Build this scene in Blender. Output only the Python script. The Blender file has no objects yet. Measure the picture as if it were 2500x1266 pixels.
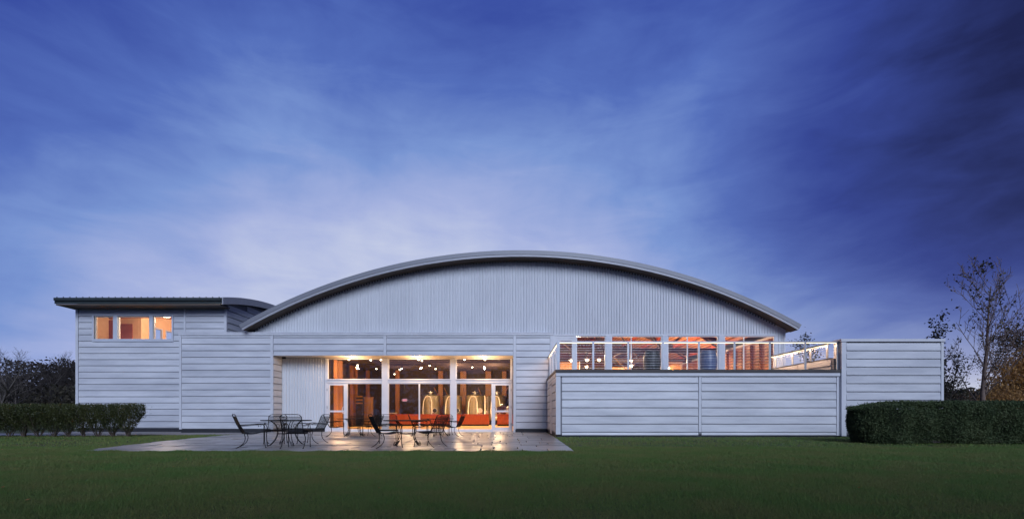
import bpy, math, random
import numpy as np
from mathutils import Vector, Matrix

# ------------------------------------------------------------------ camera, sky, sun, exposure
C = bpy.context.scene.collection
sc = bpy.context.scene
F, HX, HY, H, CAMY = 1180.0, 1250.0, 1012.0, 0.90, -25.3   # focal length and horizon in photo pixels, eye height
R = math.radians

def gx(px, d): return (px - HX) * d / F
def gz(py, d): return H + (HY - py) * d / F
def gy(d): return d + CAMY

cam = bpy.data.cameras.new('camera')
cam.sensor_width = 36.0
cam.lens = F / 2500.0 * 36.0
cam.shift_y = 379.0 / 2500.0
cam.clip_start = 0.05
cam.clip_end = 3000
cam_o = bpy.data.objects.new('camera', cam)
cam_o.location = (0, CAMY, H)
cam_o.rotation_euler = (R(90), 0, 0)
C.objects.link(cam_o)
sc.camera = cam_o

SUN_EL, SUN_AZ = R(27), R(168)      # unseen soft light added behind the camera to lift the facade
SKY_OFF = ((0.58, 11.84, 6.4), (4.87, 2.85, 7.13), (9.92, 5.47, 5.06))
world = bpy.data.worlds.new('World')
sc.world = world
world.use_nodes = True
wn = world.node_tree
for n in list(wn.nodes): wn.nodes.remove(n)

class G:
    """small helper to write shader maths"""
    def __init__(s, tree): s.t = tree
    def node(s, typ, **kw):
        n = s.t.nodes.new(typ)
        for k, v in kw.items(): setattr(n, k, v)
        return n
    def put(s, sock, v):
        if hasattr(v, 'is_output') or isinstance(v, bpy.types.NodeSocket): s.t.links.new(v, sock)
        else: sock.default_value = v
    def m(s, op, a, b=0.0, clamp=False):
        n = s.node('ShaderNodeMath', operation=op); n.use_clamp = clamp
        s.put(n.inputs[0], a); s.put(n.inputs[1], b)
        return n.outputs[0]
    def ramp(s, fac, stops, interp='LINEAR'):
        n = s.node('ShaderNodeValToRGB'); n.color_ramp.interpolation = interp
        e = n.color_ramp.elements
        while len(e) < len(stops): e.new(0.5)
        for i, (p, c) in enumerate(stops):
            e[i].position = p; e[i].color = (*c, 1)
        s.put(n.inputs[0], fac)
        return n.outputs[0]
    def noise(s, vec, scale, detail=4, rough=0.55, dist=0.0):
        n = s.node('ShaderNodeTexNoise')
        n.inputs['Scale'].default_value = scale; n.inputs['Detail'].default_value = detail
        n.inputs['Roughness'].default_value = rough; n.inputs['Distortion'].default_value = dist
        if vec is not None: s.t.links.new(vec, n.inputs['Vector'])
        return n.outputs['Fac']
    def mapping(s, vec, scale=(1, 1, 1), rot=(0, 0, 0), loc=(0, 0, 0)):
        n = s.node('ShaderNodeMapping')
        n.inputs['Scale'].default_value = scale; n.inputs['Rotation'].default_value = rot; n.inputs['Location'].default_value = loc
        s.t.links.new(vec, n.inputs['Vector'])
        return n.outputs[0]
    def mix(s, fac, a, b):
        n = s.node('ShaderNodeMix', data_type='RGBA')
        s.put(n.inputs[0], fac)
        for sock, v in ((n.inputs[6], a), (n.inputs[7], b)):
            if isinstance(v, tuple): sock.default_value = (*v, 1) if len(v) == 3 else v
            else: s.t.links.new(v, sock)
        return n.outputs[2]

g = G(wn)
tc = g.node('ShaderNodeTexCoord')
sep = g.node('ShaderNodeSeparateXYZ'); wn.links.new(tc.outputs['Generated'], sep.inputs[0])
dx, dy, dz = sep.outputs
el = g.m('MAXIMUM', dz, 0.0)
az = g.m('ARCTAN2', dx, dy)
def bump(v, c, w):                      # bell curve
    q = g.m('DIVIDE', g.m('SUBTRACT', v, c), w)
    return g.m('POWER', 2.718, g.m('MULTIPLY', g.m('MULTIPLY', q, q), -0.5))
glow = bump(az, R(-13), R(26))          # the afterglow
fac = g.m('SUBTRACT', 0.70, g.m('MULTIPLY', el, 0.72))
fac = g.m('ADD', fac, g.m('MULTIPLY', g.m('MULTIPLY', glow, bump(el, 0.26, 0.20)), 0.42))
fac = g.m('SUBTRACT', fac, g.m('MULTIPLY', g.m('MAXIMUM', g.m('SUBTRACT', dx, 0.30), 0.0), 0.85))
fac = g.m('SUBTRACT', fac, g.m('MULTIPLY', g.m('MAXIMUM', g.m('SUBTRACT', g.m('MULTIPLY', dx, -1.0), 0.46), 0.0), 0.9))
fac = g.m('SUBTRACT', fac, g.m('MULTIPLY', g.m('MAXIMUM', g.m('MULTIPLY', dy, -1.0), 0.0), 0.40))   # the sky opposite the afterglow is darker
fac = g.m('SUBTRACT', fac, g.m('MULTIPLY', g.m('MULTIPLY', bump(az, R(37), R(11)), bump(el, 0.27, 0.10)), 0.16))   # a bank of dark cloud
den = g.m('ADD', el, 0.16)
cv = g.node('ShaderNodeCombineXYZ')
wn.links.new(g.m('DIVIDE', dx, den), cv.inputs[0]); wn.links.new(g.m('DIVIDE', dy, den), cv.inputs[1])
n1 = g.noise(g.mapping(tc.outputs['Generated'], (1.0, 1.0, 1.5), (0, R(18), 0), SKY_OFF[0]), 2.2, 6, 0.52, 0.5)
n2 = g.noise(g.mapping(cv.outputs[0], (1.3, 0.36, 1), (0, 0, R(-26)), SKY_OFF[1]), 1.1, 5, 0.52, 0.5)
n3 = g.noise(g.mapping(tc.outputs['Generated'], (1.0, 1.0, 3.6), (0, R(-14), 0), SKY_OFF[2]), 5.5, 6, 0.58, 0.5)
low = g.m('POWER', 2.718, g.m('MULTIPLY', el, -9.0))
cl = g.m('ADD', g.m('ADD', g.m('MULTIPLY', g.m('SUBTRACT', n1, 0.5), 0.50), g.m('MULTIPLY', g.m('SUBTRACT', n2, 0.5), 0.24)), g.m('MULTIPLY', g.m('SUBTRACT', n3, 0.5), 0.24))
fac = g.m('ADD', fac, g.m('MULTIPLY', low, 0.36))
fac = g.m('ADD', fac, g.m('MULTIPLY', g.m('POWER', 2.718, g.m('MULTIPLY', el, -11.0)), g.m('MULTIPLY', g.m('MULTIPLY', g.m('MAXIMUM', dx, 0.0), g.m('MAXIMUM', dy, 0.0)), 1.1)))   # pale band along the horizon
fac = g.m('ADD', fac, cl)
col = g.ramp(fac, [(0.0, (0.010, 0.016, 0.10)), (0.20, (0.034, 0.066, 0.34)), (0.42, (0.085, 0.155, 0.49)), (0.62, (0.19, 0.30, 0.64)), (0.82, (0.37, 0.44, 0.73)), (1.0, (0.56, 0.61, 0.79))])
slate = g.ramp(fac, [(0.0, (0.012, 0.017, 0.065)), (0.25, (0.042, 0.058, 0.21)), (0.5, (0.12, 0.15, 0.38)), (1.0, (0.54, 0.56, 0.70))])
col = g.mix(g.m('MULTIPLY', g.m('SUBTRACT', dx, 0.30), 1.7, True), col, slate)
sky = g.node('ShaderNodeTexSky', sky_type='NISHITA')
sky.sun_disc = False
sky.sun_elevation = R(-2.5)
sky.sun_rotation = SUN_AZ
bg1 = g.node('ShaderNodeBackground'); wn.links.new(col, bg1.inputs[0]); bg1.inputs[1].default_value = 1.0
bg2 = g.node('ShaderNodeBackground'); wn.links.new(sky.outputs[0], bg2.inputs[0]); bg2.inputs[1].default_value = 0.05
addw = g.node('ShaderNodeAddShader'); wn.links.new(bg1.outputs[0], addw.inputs[0]); wn.links.new(bg2.outputs[0], addw.inputs[1])
wo = g.node('ShaderNodeOutputWorld'); wn.links.new(addw.outputs[0], wo.inputs[0])

sun = bpy.data.lights.new('sun', 'SUN')
sun.energy = 2.7
sun.angle = R(30)
sun.color = (0.72, 0.81, 1.0)
sun_o = bpy.data.objects.new('sun', sun)
sd = Vector((math.sin(SUN_AZ) * math.cos(SUN_EL), math.cos(SUN_AZ) * math.cos(SUN_EL), math.sin(SUN_EL)))   # towards the sun
sun_o.rotation_euler = sd.to_track_quat('Z', 'Y').to_euler()
sun_o.location = sd * 100
C.objects.link(sun_o)

sc.view_settings.view_transform = 'Standard'
sc.view_settings.look = 'None'
sc.view_settings.exposure = 0.0
sc.view_settings.gamma = 1.0
sc.view_settings.use_curve_mapping = False
sc.cycles.use_denoising = True
sc.cycles.max_bounces = 8
sc.cycles.transparent_max_bounces = 16
sc.cycles.sample_clamp_indirect = 4.0
sc.cycles.caustics_reflective = False
sc.cycles.caustics_refractive = False

# ------------------------------------------------------------------ materials
def mat(name, c1, c2=None, rough=0.5, metallic=0.0, scale=3.0, stretch=(1, 1, 1), bump=0.0, bscale=30.0, spec=0.5,
        rvar=0.0, objvar=0.0, detail=5, attr=None, emit=None, estr=0.0, lo=0.35, hi=0.65, transl=0.0):
    m = bpy.data.materials.new(name); m.use_nodes = True
    t = m.node_tree; q = G(t)
    b = t.nodes['Principled BSDF']
    b.inputs['Roughness'].default_value = rough
    b.inputs['Metallic'].default_value = metallic
    b.inputs['Specular IOR Level'].default_value = spec
    geo = q.node('ShaderNodeNewGeometry')
    pos = geo.outputs['Position']
    c2 = c2 or tuple(x * 0.8 for x in c1)
    v = q.noise(q.mapping(pos, stretch), scale, detail, 0.6)
    mr = q.node('ShaderNodeMapRange'); mr.inputs[1].default_value = lo; mr.inputs[2].default_value = hi
    t.links.new(v, mr.inputs[0])
    cc = q.mix(mr.outputs[0], c1, c2)
    if attr:
        a = q.node('ShaderNodeAttribute', attribute_name=attr)
        mr2 = q.mix(a.outputs['Fac'], c1, c2)
        cc = q.mix(0.45, mr2, cc)
    if objvar:
        oi = q.node('ShaderNodeObjectInfo')
        f = q.m('ADD', 1.0 - objvar, q.m('MULTIPLY', oi.outputs['Random'], 2 * objvar))
        hs = q.node('ShaderNodeHueSaturation'); t.links.new(cc, hs.inputs['Color']); t.links.new(f, hs.inputs['Value'])
        cc = hs.outputs[0]
    t.links.new(cc, b.inputs['Base Color'])
    if rvar:
        r2 = q.noise(q.mapping(pos, stretch), scale * 2.3, 4, 0.6)
        t.links.new(q.m('ADD', rough - rvar * 0.5, q.m('MULTIPLY', r2, rvar)), b.inputs['Roughness'])
    if bump:
        bn = q.noise(q.mapping(pos, stretch), bscale, 4, 0.6)
        bp = q.node('ShaderNodeBump'); bp.inputs['Strength'].default_value = bump; bp.inputs['Distance'].default_value = 0.02
        t.links.new(bn, bp.inputs['Height']); t.links.new(bp.outputs[0], b.inputs['Normal'])
    if transl:                                    # thin leaves let light through
        tl = q.node('ShaderNodeBsdfTranslucent'); t.links.new(cc, tl.inputs['Color'])
        ms = q.node('ShaderNodeMixShader'); ms.inputs[0].default_value = transl
        t.links.new(b.outputs[0], ms.inputs[1]); t.links.new(tl.outputs[0], ms.inputs[2])
        t.links.new(ms.outputs[0], t.nodes['Material Output'].inputs['Surface'])
    if emit:
        b.inputs['Emission Color'].default_value = (*emit, 1); b.inputs['Emission Strength'].default_value = estr
    return m

def wood_mat(name, c1, c2, angle, wscale, rough=0.5):
    """boards laid at an angle, the joints as fine dark lines"""
    m = bpy.data.materials.new(name); m.use_nodes = True
    t = m.node_tree; q = G(t); b = t.nodes['Principled BSDF']
    geo = q.node('ShaderNodeNewGeometry')
    vec = q.mapping(geo.outputs['Position'], (1, 1, 1), (0, R(angle), 0))
    w = q.node('ShaderNodeTexWave', wave_type='BANDS', bands_direction='X'); w.inputs['Scale'].default_value = wscale
    w.inputs['Distortion'].default_value = 0.3
    t.links.new(vec, w.inputs['Vector'])
    no = q.noise(q.mapping(geo.outputs['Position'], (1, 1, 1)), 5, 5, 0.6)
    f = q.m('ADD', q.m('MULTIPLY', w.outputs['Fac'], 0.65), q.m('MULTIPLY', no, 0.4))
    t.links.new(q.ramp(f, [(0.12, tuple(x * 0.25 for x in c1)), (0.4, c1), (0.95, c2)]), b.inputs['Base Color'])
    b.inputs['Roughness'].default_value = rough
    return m

def glass_mat(name, tint=(0.93, 0.95, 0.97)):
    m = bpy.data.materials.new(name); m.use_nodes = True
    t = m.node_tree; q = G(t)
    for n in list(t.nodes): t.nodes.remove(n)
    tr = q.node('ShaderNodeBsdfTransparent'); tr.inputs[0].default_value = (*tint, 1)
    gl = q.node('ShaderNodeBsdfGlossy'); gl.inputs['Roughness'].default_value = 0.015; gl.inputs[0].default_value = (1, 1, 1, 1)
    lw = q.node('ShaderNodeLayerWeight'); lw.inputs[0].default_value = 0.5
    fr = q.m('ADD', 0.04, q.m('MULTIPLY', 0.96, q.m('POWER', lw.outputs['Facing'], 5.0)))
    mx = q.node('ShaderNodeMixShader'); t.links.new(fr, mx.inputs[0])
    t.links.new(tr.outputs[0], mx.inputs[1]); t.links.new(gl.outputs[0], mx.inputs[2])
    o = q.node('ShaderNodeOutputMaterial'); t.links.new(mx.outputs[0], o.inputs[0])
    return m

def emit_mat(name, c, s):
    m = bpy.data.materials.new(name); m.use_nodes = True
    t = m.node_tree; q = G(t)
    for n in list(t.nodes): t.nodes.remove(n)
    e = q.node('ShaderNodeEmission'); e.inputs[0].default_value = (*c, 1); e.inputs[1].default_value = s
    o = q.node('ShaderNodeOutputMaterial'); t.links.new(e.outputs[0], o.inputs[0])
    return m

M = {}
M['siding'] = mat('siding_paint', (0.585, 0.605, 0.65), (0.43, 0.45, 0.50), 0.42, 0.0, 1.1, (0.35, 0.35, 2.2), 0.12, 45, 0.5, 0.20, 0.05)
M['trim'] = mat('trim_paint', (0.60, 0.62, 0.67), (0.53, 0.55, 0.60), 0.40, 0.0, 1.5, (1, 1, 1), 0.05, 50)
M['backing_shade'] = mat('siding_backing_shade', (0.18, 0.19, 0.225), (0.15, 0.16, 0.19), 0.6)  # darker colour stands in for shadow in the gaps between siding courses
M['corr'] = mat('corrugated_metal', (0.60, 0.62, 0.66), (0.545, 0.565, 0.605), 0.62, 0.0, 0.9, (1, 1, 0.3), 0.03, 40, 0.3, 0.10)
M['fascia'] = mat('fascia_metal', (0.22, 0.23, 0.26), (0.19, 0.20, 0.23), 0.5, 0.15, 0.8, (0.4, 1, 1), 0.02, 30)
M['strip'] = mat('fascia_strip_metal', (0.36, 0.37, 0.41), (0.32, 0.33, 0.37), 0.5, 0.1)
M['roofmetal'] = mat('roof_metal', (0.20, 0.21, 0.23), (0.16, 0.17, 0.19), 0.35, 0.6)
M['greenroof'] = mat('dark_green_roof', (0.030, 0.042, 0.040), (0.020, 0.028, 0.028), 0.45)
M['soffit_dark'] = mat('dark_wood_soffit', (0.10, 0.075, 0.055), (0.07, 0.05, 0.04), 0.6, 0, 4, (0.3, 2, 1))
M['soffit'] = mat('pale_soffit', (0.55, 0.50, 0.44), (0.48, 0.43, 0.37), 0.5, 0, 3, (6, 1, 1))
M['plinth'] = mat('dark_plinth', (0.022, 0.024, 0.032), (0.014, 0.015, 0.022), 0.6)
M['frame'] = mat('white_frame', (0.68, 0.68, 0.71), (0.62, 0.62, 0.66), 0.35, 0.0, 2)
M['bluepost'] = mat('pale_post', (0.52, 0.55, 0.62), (0.48, 0.51, 0.58), 0.35)
M['glass'] = glass_mat('window_glass')
M['steel'] = mat('steel', (0.62, 0.58, 0.50), (0.50, 0.46, 0.40), 0.34, 0.88, 3, (1, 1, 0.2), 0.02, 40)
M['rail'] = mat('rail_metal', (0.34, 0.36, 0.41), (0.28, 0.30, 0.34), 0.38, 0.6, 3)
M['cable'] = mat('cable_steel', (0.55, 0.56, 0.58), None, 0.3, 0.9)
M['deckedge'] = mat('deck_edge', (0.055, 0.05, 0.05), (0.035, 0.032, 0.035), 0.6, 0, 4, (0.3, 1, 3), 0.15, 30)
M['deck'] = mat('deck_boards', (0.22, 0.18, 0.15), (0.16, 0.13, 0.11), 0.55, 0, 2, (0.4, 5, 1))
M['iron'] = mat('black_iron', (0.012, 0.012, 0.014), (0.018, 0.017, 0.017), 0.6, 0.0, 20, spec=0.12)
M['stone'] = mat('wet_flagstone', (0.30, 0.285, 0.28), (0.20, 0.19, 0.185), 0.31, 0.0, 2.6, (1, 1, 1), 0.012, 22, 0.55, 0.18, 0.38)
M['mortar'] = mat('dark_joint', (0.014, 0.013, 0.012), None, 0.9)
M['lawn'] = mat('lawn_soil', (0.045, 0.075, 0.022), (0.06, 0.06, 0.028), 0.9, 0, 0.45, (1, 1, 1), 0.3, 60)
M['grass'] = mat('grass_blade', (0.140, 0.285, 0.070), (0.275, 0.275, 0.102), 0.55, 0, 0.9, (1, 1, 1), 0, 1, 0.3, lo=0.40, hi=0.60, attr='tint', transl=0.45)
M['gravel'] = mat('pale_gravel', (0.30, 0.29, 0.29), (0.20, 0.195, 0.20), 0.8, 0, 25, (1, 1, 1), 0.4, 40)
M['path'] = mat('pale_paving', (0.50, 0.50, 0.53), (0.40, 0.40, 0.43), 0.5, 0, 2)
M['hedge_a'] = mat('hedge_leaf', (0.028, 0.048, 0.014), (0.095, 0.100, 0.028), 0.5, 0, 1.3, attr='tint', transl=0.3)
M['hedge_b'] = mat('box_leaf', (0.042, 0.075, 0.036), (0.120, 0.150, 0.070), 0.7, 0, 1.6, spec=0.2, attr='tint', transl=0.25)
M['stem'] = mat('shrub_stem', (0.10, 0.075, 0.06), (0.06, 0.045, 0.035), 0.8, 0, 8)
M['bark'] = mat('birch_bark', (0.20, 0.145, 0.12), (0.10, 0.07, 0.06), 0.75, 0, 5, (1, 1, 3), 0.3, 20)
M['darkbark'] = mat('dark_bark', (0.045, 0.038, 0.034), (0.03, 0.025, 0.024), 0.85, 0, 5)
M['palebark'] = mat('pale_bark', (0.115, 0.10, 0.092), (0.07, 0.062, 0.056), 0.85, 0, 3)
M['leaf_dark'] = mat('dark_leaf', (0.022, 0.028, 0.014), (0.055, 0.042, 0.02), 0.5, 0, 2, attr='tint', transl=0.3)
M['leaf_gold_lit'] = mat('autumn_leaf_warm_lit', (0.26, 0.13, 0.040), (0.62, 0.36, 0.12), 0.55, 0, 0.6, attr='tint', transl=0.4)  # autumn tone with the warm light on the foliage mixed into it
M['leaf_brown'] = mat('brown_leaf', (0.050, 0.030, 0.016), (0.11, 0.06, 0.028), 0.6, 0, 1.0, attr='tint', transl=0.3)
M['wood_far'] = mat('woodland', (0.020, 0.020, 0.012), (0.045, 0.036, 0.022), 0.8, 0, 0.2, attr='tint')
M['twig'] = mat('woodland_twig', (0.030, 0.025, 0.024), (0.045, 0.036, 0.032), 0.85, 0, 0.5, attr='tint')
M['barrel_dark'] = mat('dark_barrel_wood', (0.022, 0.024, 0.030), (0.035, 0.036, 0.042), 0.45, 0, 4, (4, 4, 0.5))
M['barrel_blue'] = mat('blue_barrel_paint', (0.10, 0.14, 0.27), (0.07, 0.10, 0.22), 0.4, 0, 4, (4, 4, 0.5))
M['hoop'] = mat('barrel_hoop', (0.10, 0.11, 0.13), None, 0.35, 0.7)
M['hoop_blue'] = mat('pale_blue_hoop', (0.24, 0.29, 0.42), None, 0.35, 0.3)
M['int_dark'] = mat('charcoal_wall', (0.060, 0.040, 0.042), (0.040, 0.028, 0.032), 0.7)
M['int_ceil'] = mat('dark_ceiling', (0.060, 0.042, 0.040), (0.045, 0.032, 0.032), 0.8)
M['floor_wood'] = mat('honey_floor', (0.52, 0.30, 0.10), (0.40, 0.22, 0.07), 0.30, 0, 2, (0.3, 6, 1))
M['slat'] = wood_mat('diagonal_boards', (0.26, 0.10, 0.045), (0.48, 0.21, 0.09), 38, 2.6)
M['redwood'] = mat('red_counter_wood', (0.42, 0.085, 0.030), (0.28, 0.050, 0.020), 0.4, 0, 9, (5, 5, 0.25))
M['barwood'] = mat('cabinet_wood', (0.46, 0.24, 0.09), (0.34, 0.16, 0.06), 0.45, 0, 4, (4, 4, 0.4))
M['ceil_wood'] = wood_mat('ceiling_boards', (0.40, 0.19, 0.10), (0.60, 0.32, 0.18), 8, 1.6)
M['beam'] = mat('dark_beam', (0.05, 0.030, 0.025), (0.035, 0.022, 0.02), 0.6, 0, 5)
M['int_red'] = mat('plum_wall', (0.30, 0.12, 0.105), (0.20, 0.08, 0.075), 0.7, 0, 1.2)
M['peach'] = mat('peach_plaster', (0.72, 0.46, 0.26), (0.66, 0.41, 0.22), 0.8)
M['maroon'] = mat('maroon_panel', (0.36, 0.13, 0.085), (0.30, 0.10, 0.065), 0.6, 0, 3)
M['hose'] = mat('cream_hose', (0.72, 0.66, 0.54), None, 0.4)
M['black'] = mat('black_plastic', (0.010, 0.010, 0.011), None, 0.35)
M['machine'] = mat('maroon_enamel', (0.06, 0.018, 0.016), None, 0.3)
M['bulb'] = emit_mat('warm_bulb', (1.0, 0.78, 0.50), 22.0)
M['bulb_soft'] = emit_mat('warm_bulb_soft', (1.0, 0.74, 0.45), 9.0)
M['led'] = emit_mat('led_strip_light', (1.0, 0.80, 0.54), 2.3)
M['exit_red'] = emit_mat('exit_red', (1.0, 0.12, 0.16), 1.6)
M['exit_face'] = emit_mat('exit_face', (1.0, 0.55, 0.62), 0.55)

# ------------------------------------------------------------------ mesh helpers
def tag(o, label=None, cat=None, group=None, kind=None):
    if label: o['label'] = label
    if cat: o['category'] = cat
    if group: o['group'] = group
    if kind: o['kind'] = kind
    return o

def link(name, me, parent=None, loc=(0, 0, 0), rz=0.0):
    o = bpy.data.objects.new(name, me); C.objects.link(o)
    o.location = loc; o.rotation_euler = (0, 0, rz)
    if parent is not None: o.parent = parent
    return o

def empty(name, loc, rz=0.0, label=None, cat=None, group=None):
    o = bpy.data.objects.new(name, None); C.objects.link(o)
    o.empty_display_size = 0.3
    o.location = loc; o.rotation_euler = (0, 0, rz)
    return tag(o, label, cat, group)

def copy_tree(o, parent=None):
    c = o.copy(); C.objects.link(c); c.parent = parent
    for ch in [x for x in bpy.data.objects if x.parent == o and x != c]:
        copy_tree(ch, c)
    return c

class MB:
    def __init__(s): s.v = []; s.f = []; s.mi = []; s.cur = 0
    def add(s, vs, fs):
        n = len(s.v); s.v += [tuple(x) for x in vs]
        s.f += [tuple(i + n for i in f) for f in fs]; s.mi += [s.cur] * len(fs)
        return s
    def box(s, x0, x1, y0, y1, z0, z1):
        return s.add([(x0, y0, z0), (x1, y0, z0), (x1, y1, z0), (x0, y1, z0), (x0, y0, z1), (x1, y0, z1), (x1, y1, z1), (x0, y1, z1)],
                     [(0, 3, 2, 1), (4, 5, 6, 7), (0, 1, 5, 4), (1, 2, 6, 5), (2, 3, 7, 6), (3, 0, 4, 7)])
    def tube(s, pts, r, n=6, cap=True):
        pts = [Vector(p) for p in pts]
        rs = r if isinstance(r, (list, tuple)) else [r] * len(pts)
        vs = []; u = None
        for i, p in enumerate(pts):
            a = pts[max(i - 1, 0)]; b = pts[min(i + 1, len(pts) - 1)]
            t = (b - a)
            if t.length < 1e-9: t = Vector((0, 0, 1))
            t.normalize()
            if u is None:
                u = t.orthogonal().normalized()
            else:
                u = u - t * u.dot(t)
                u = u.normalized() if u.length > 1e-6 else t.orthogonal().normalized()
            w = t.cross(u)
            for k in range(n):
                an = 2 * math.pi * k / n
                vs.append(p + (u * math.cos(an) + w * math.sin(an)) * rs[i])
        fs = []
        for i in range(len(pts) - 1):
            for k in range(n):
                k2 = (k + 1) % n
                fs.append((i * n + k, i * n + k2, (i + 1) * n + k2, (i + 1) * n + k))
        if cap:
            fs.append(tuple(range(n - 1, -1, -1))); fs.append(tuple(range((len(pts) - 1) * n, len(pts) * n)))
        return s.add(vs, fs)
    def lathe(s, prof, n=24, c=(0, 0, 0), cap=True):
        vs = []; fs = []
        for r, z in prof:
            for k in range(n):
                a = 2 * math.pi * k / n
                vs.append((c[0] + r * math.cos(a), c[1] + r * math.sin(a), c[2] + z))
        for i in range(len(prof) - 1):
            for k in range(n):
                k2 = (k + 1) % n
                fs.append((i * n + k, i * n + k2, (i + 1) * n + k2, (i + 1) * n + k))
        if cap:
            fs.append(tuple(range(n - 1, -1, -1))); fs.append(tuple(range((len(prof) - 1) * n, len(prof) * n)))
        return s.add(vs, fs)
    def prism(s, poly, axis, a, b):
        """poly: 2-D points, extruded along axis ('x': points are (y,z); 'y': points are (x,z)) from a to b"""
        n = len(poly)
        P = (lambda p, t: (t, p[0], p[1])) if axis == 'x' else (lambda p, t: (p[0], t, p[1]))
        vs = [P(p, a) for p in poly] + [P(p, b) for p in poly]
        fs = [tuple(range(n)), tuple(range(2 * n - 1, n - 1, -1))]
        for i in range(n):
            j = (i + 1) % n
            fs.append((i, i + n, j + n, j))
        return s.add(vs, fs)
    def strip(s, lo, hi):
        """ribbon between two equal polylines"""
        n = len(lo)
        return s.add(list(lo) + list(hi), [(i, i + 1, n + i + 1, n + i) for i in range(n - 1)])
    def mesh(s, name, mats, smooth=False):
        me = bpy.data.meshes.new(name)
        me.from_pydata(s.v, [], s.f)
        for m_ in (mats if isinstance(mats, (list, tuple)) else [mats]): me.materials.append(m_)
        if any(s.mi): me.polygons.foreach_set('material_index', s.mi)
        if smooth: me.polygons.foreach_set('use_smooth', [True] * len(s.f))
        me.update()
        return me
    def build(s, name, mats, parent=None, loc=(0, 0, 0), rz=0.0, smooth=False):
        return link(name, s.mesh(name, mats, smooth), parent, loc, rz)

def boxes(name, m, parent, rows):
    for b_ in rows: MB().box(*b_).build(name, m, parent)

def box(name, m, parent, x0, x1, y0, y1, z0, z1):
    return MB().box(x0, x1, y0, y1, z0, z1).build(name, m, parent)

def np_mesh(name, verts, k, mats, tint=None):
    """verts: (N,k,3) separate k-gons"""
    N = verts.shape[0]
    me = bpy.data.meshes.new(name)
    me.vertices.add(N * k); me.vertices.foreach_set('co', verts.reshape(-1).astype(np.float32))
    me.loops.add(N * k); me.loops.foreach_set('vertex_index', np.arange(N * k, dtype=np.int32))
    me.polygons.add(N); me.polygons.foreach_set('loop_start', np.arange(0, N * k, k, dtype=np.int32))
    try: me.polygons.foreach_set('loop_total', np.full(N, k, dtype=np.int32))
    except Exception: pass
    if tint is not None:
        a = me.attributes.new('tint', 'FLOAT', 'POINT')
        a.data.foreach_set('value', np.repeat(tint, k).astype(np.float32))
    me.materials.append(mats)
    me.update(); me.validate()
    return me

def leaf_quads(cen, size, rng, flat=0.0, aspect=0.55, up=None):
    """random leaf-sized rhombi at the centres"""
    n = len(cen)
    a = rng.normal(size=(n, 3)); a /= np.linalg.norm(a, axis=1)[:, None]
    b = rng.normal(size=(n, 3)); b[:, 2] *= (1 - flat)
    b -= a * (a * b).sum(1)[:, None]; b /= np.linalg.norm(b, axis=1)[:, None] + 1e-9
    s = (size * rng.uniform(0.6, 1.3, n))[:, None]
    v = np.stack([cen - a * s * 0.5, cen + b * s * aspect * 0.5 - a * s * 0.05, cen + a * s * 0.5, cen - b * s * aspect * 0.5 - a * s * 0.05], axis=1)
    return v

rng = np.random.default_rng(7)
rnd = random.Random(11)

# ------------------------------------------------------------------ ground
lawn = MB()
lawn.add([(-900, -900, -0.035), (900, -900, -0.035), (900, 1500, -0.035), (-900, 1500, -0.035)], [(0, 1, 2, 3)])
tag(lawn.build('lawn', M['lawn']), kind='structure')

PF, PB = gy(12.07), 0.90                       # front and back edge of the patio
def pat_left(y):
    return float(np.interp(y - CAMY, (12.07, 12.8, 15.4, 18.7, 20.8, 26.5), (-10.5, -11.1, -11.7, -12.4, -12.7, -13.0)))
def pat_right(y): return 1.59 + 0.20 * min((y - PF) / 9.1, 1)
patio = MB()
patio.add([(pat_left(PF) , PF, -0.024), (pat_right(PF), PF, -0.024), (pat_right(-4), -4, -0.024), (1.80, 0.0, -0.024), (1.80, PB, -0.024), (pat_left(0), PB, -0.024), (pat_left(-3.3), -3.3, -0.024)], [(0, 1, 2, 3, 4, 5, 6)])
patio_o = tag(patio.build('patio', M['mortar']), kind='structure')
y = PF; n_st = 0
while y < PB - 0.12:
    dpt = rnd.choice((0.56, 0.66, 0.78, 0.84))
    y1 = min(y + dpt, PB)
    if PB - y1 < 0.3: y1 = PB
    xl, xr = pat_left((y + y1) / 2), pat_right((y + y1) / 2)
    x = xl + rnd.uniform(-0.15, 0.0)
    while x < xr - 0.05:
        w = rnd.choice((0.66, 0.9, 1.1, 1.32, 1.6))
        x1 = min(x + w, xr)
        if xr - x1 < 0.4: x1 = xr
        top = rnd.uniform(-0.005, 0.005); tx = rnd.uniform(-0.004, 0.004); ty = rnd.uniform(-0.006, 0.006)
        j = 0.020; e = 0.008
        a0, a1, b0, b1 = x + j, x1 - j, y + j, y1 - j
        zs = [top + tx + ty, top - tx + ty, top - tx - ty, top + tx - ty]
        mb = MB().add([(a0, b0, -0.05), (a1, b0, -0.05), (a1, b1, -0.05), (a0, b1, -0.05),
                       (a0, b0, zs[0] - e), (a1, b0, zs[1] - e), (a1, b1, zs[2] - e), (a0, b1, zs[3] - e),
                       (a0 + e, b0 + e, zs[0]), (a1 - e, b0 + e, zs[1]), (a1 - e, b1 - e, zs[2]), (a0 + e, b1 - e, zs[3])],
                      [(0, 1, 5, 4), (1, 2, 6, 5), (2, 3, 7, 6), (3, 0, 4, 7), (4, 5, 9, 8), (5, 6, 10, 9), (6, 7, 11, 10), (7, 4, 8, 11), (8, 9, 10, 11)])
        mb.build('flagstone', M['stone'], patio_o); n_st += 1
        x = x1
    y = y1
print('flagstones', n_st)

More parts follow.
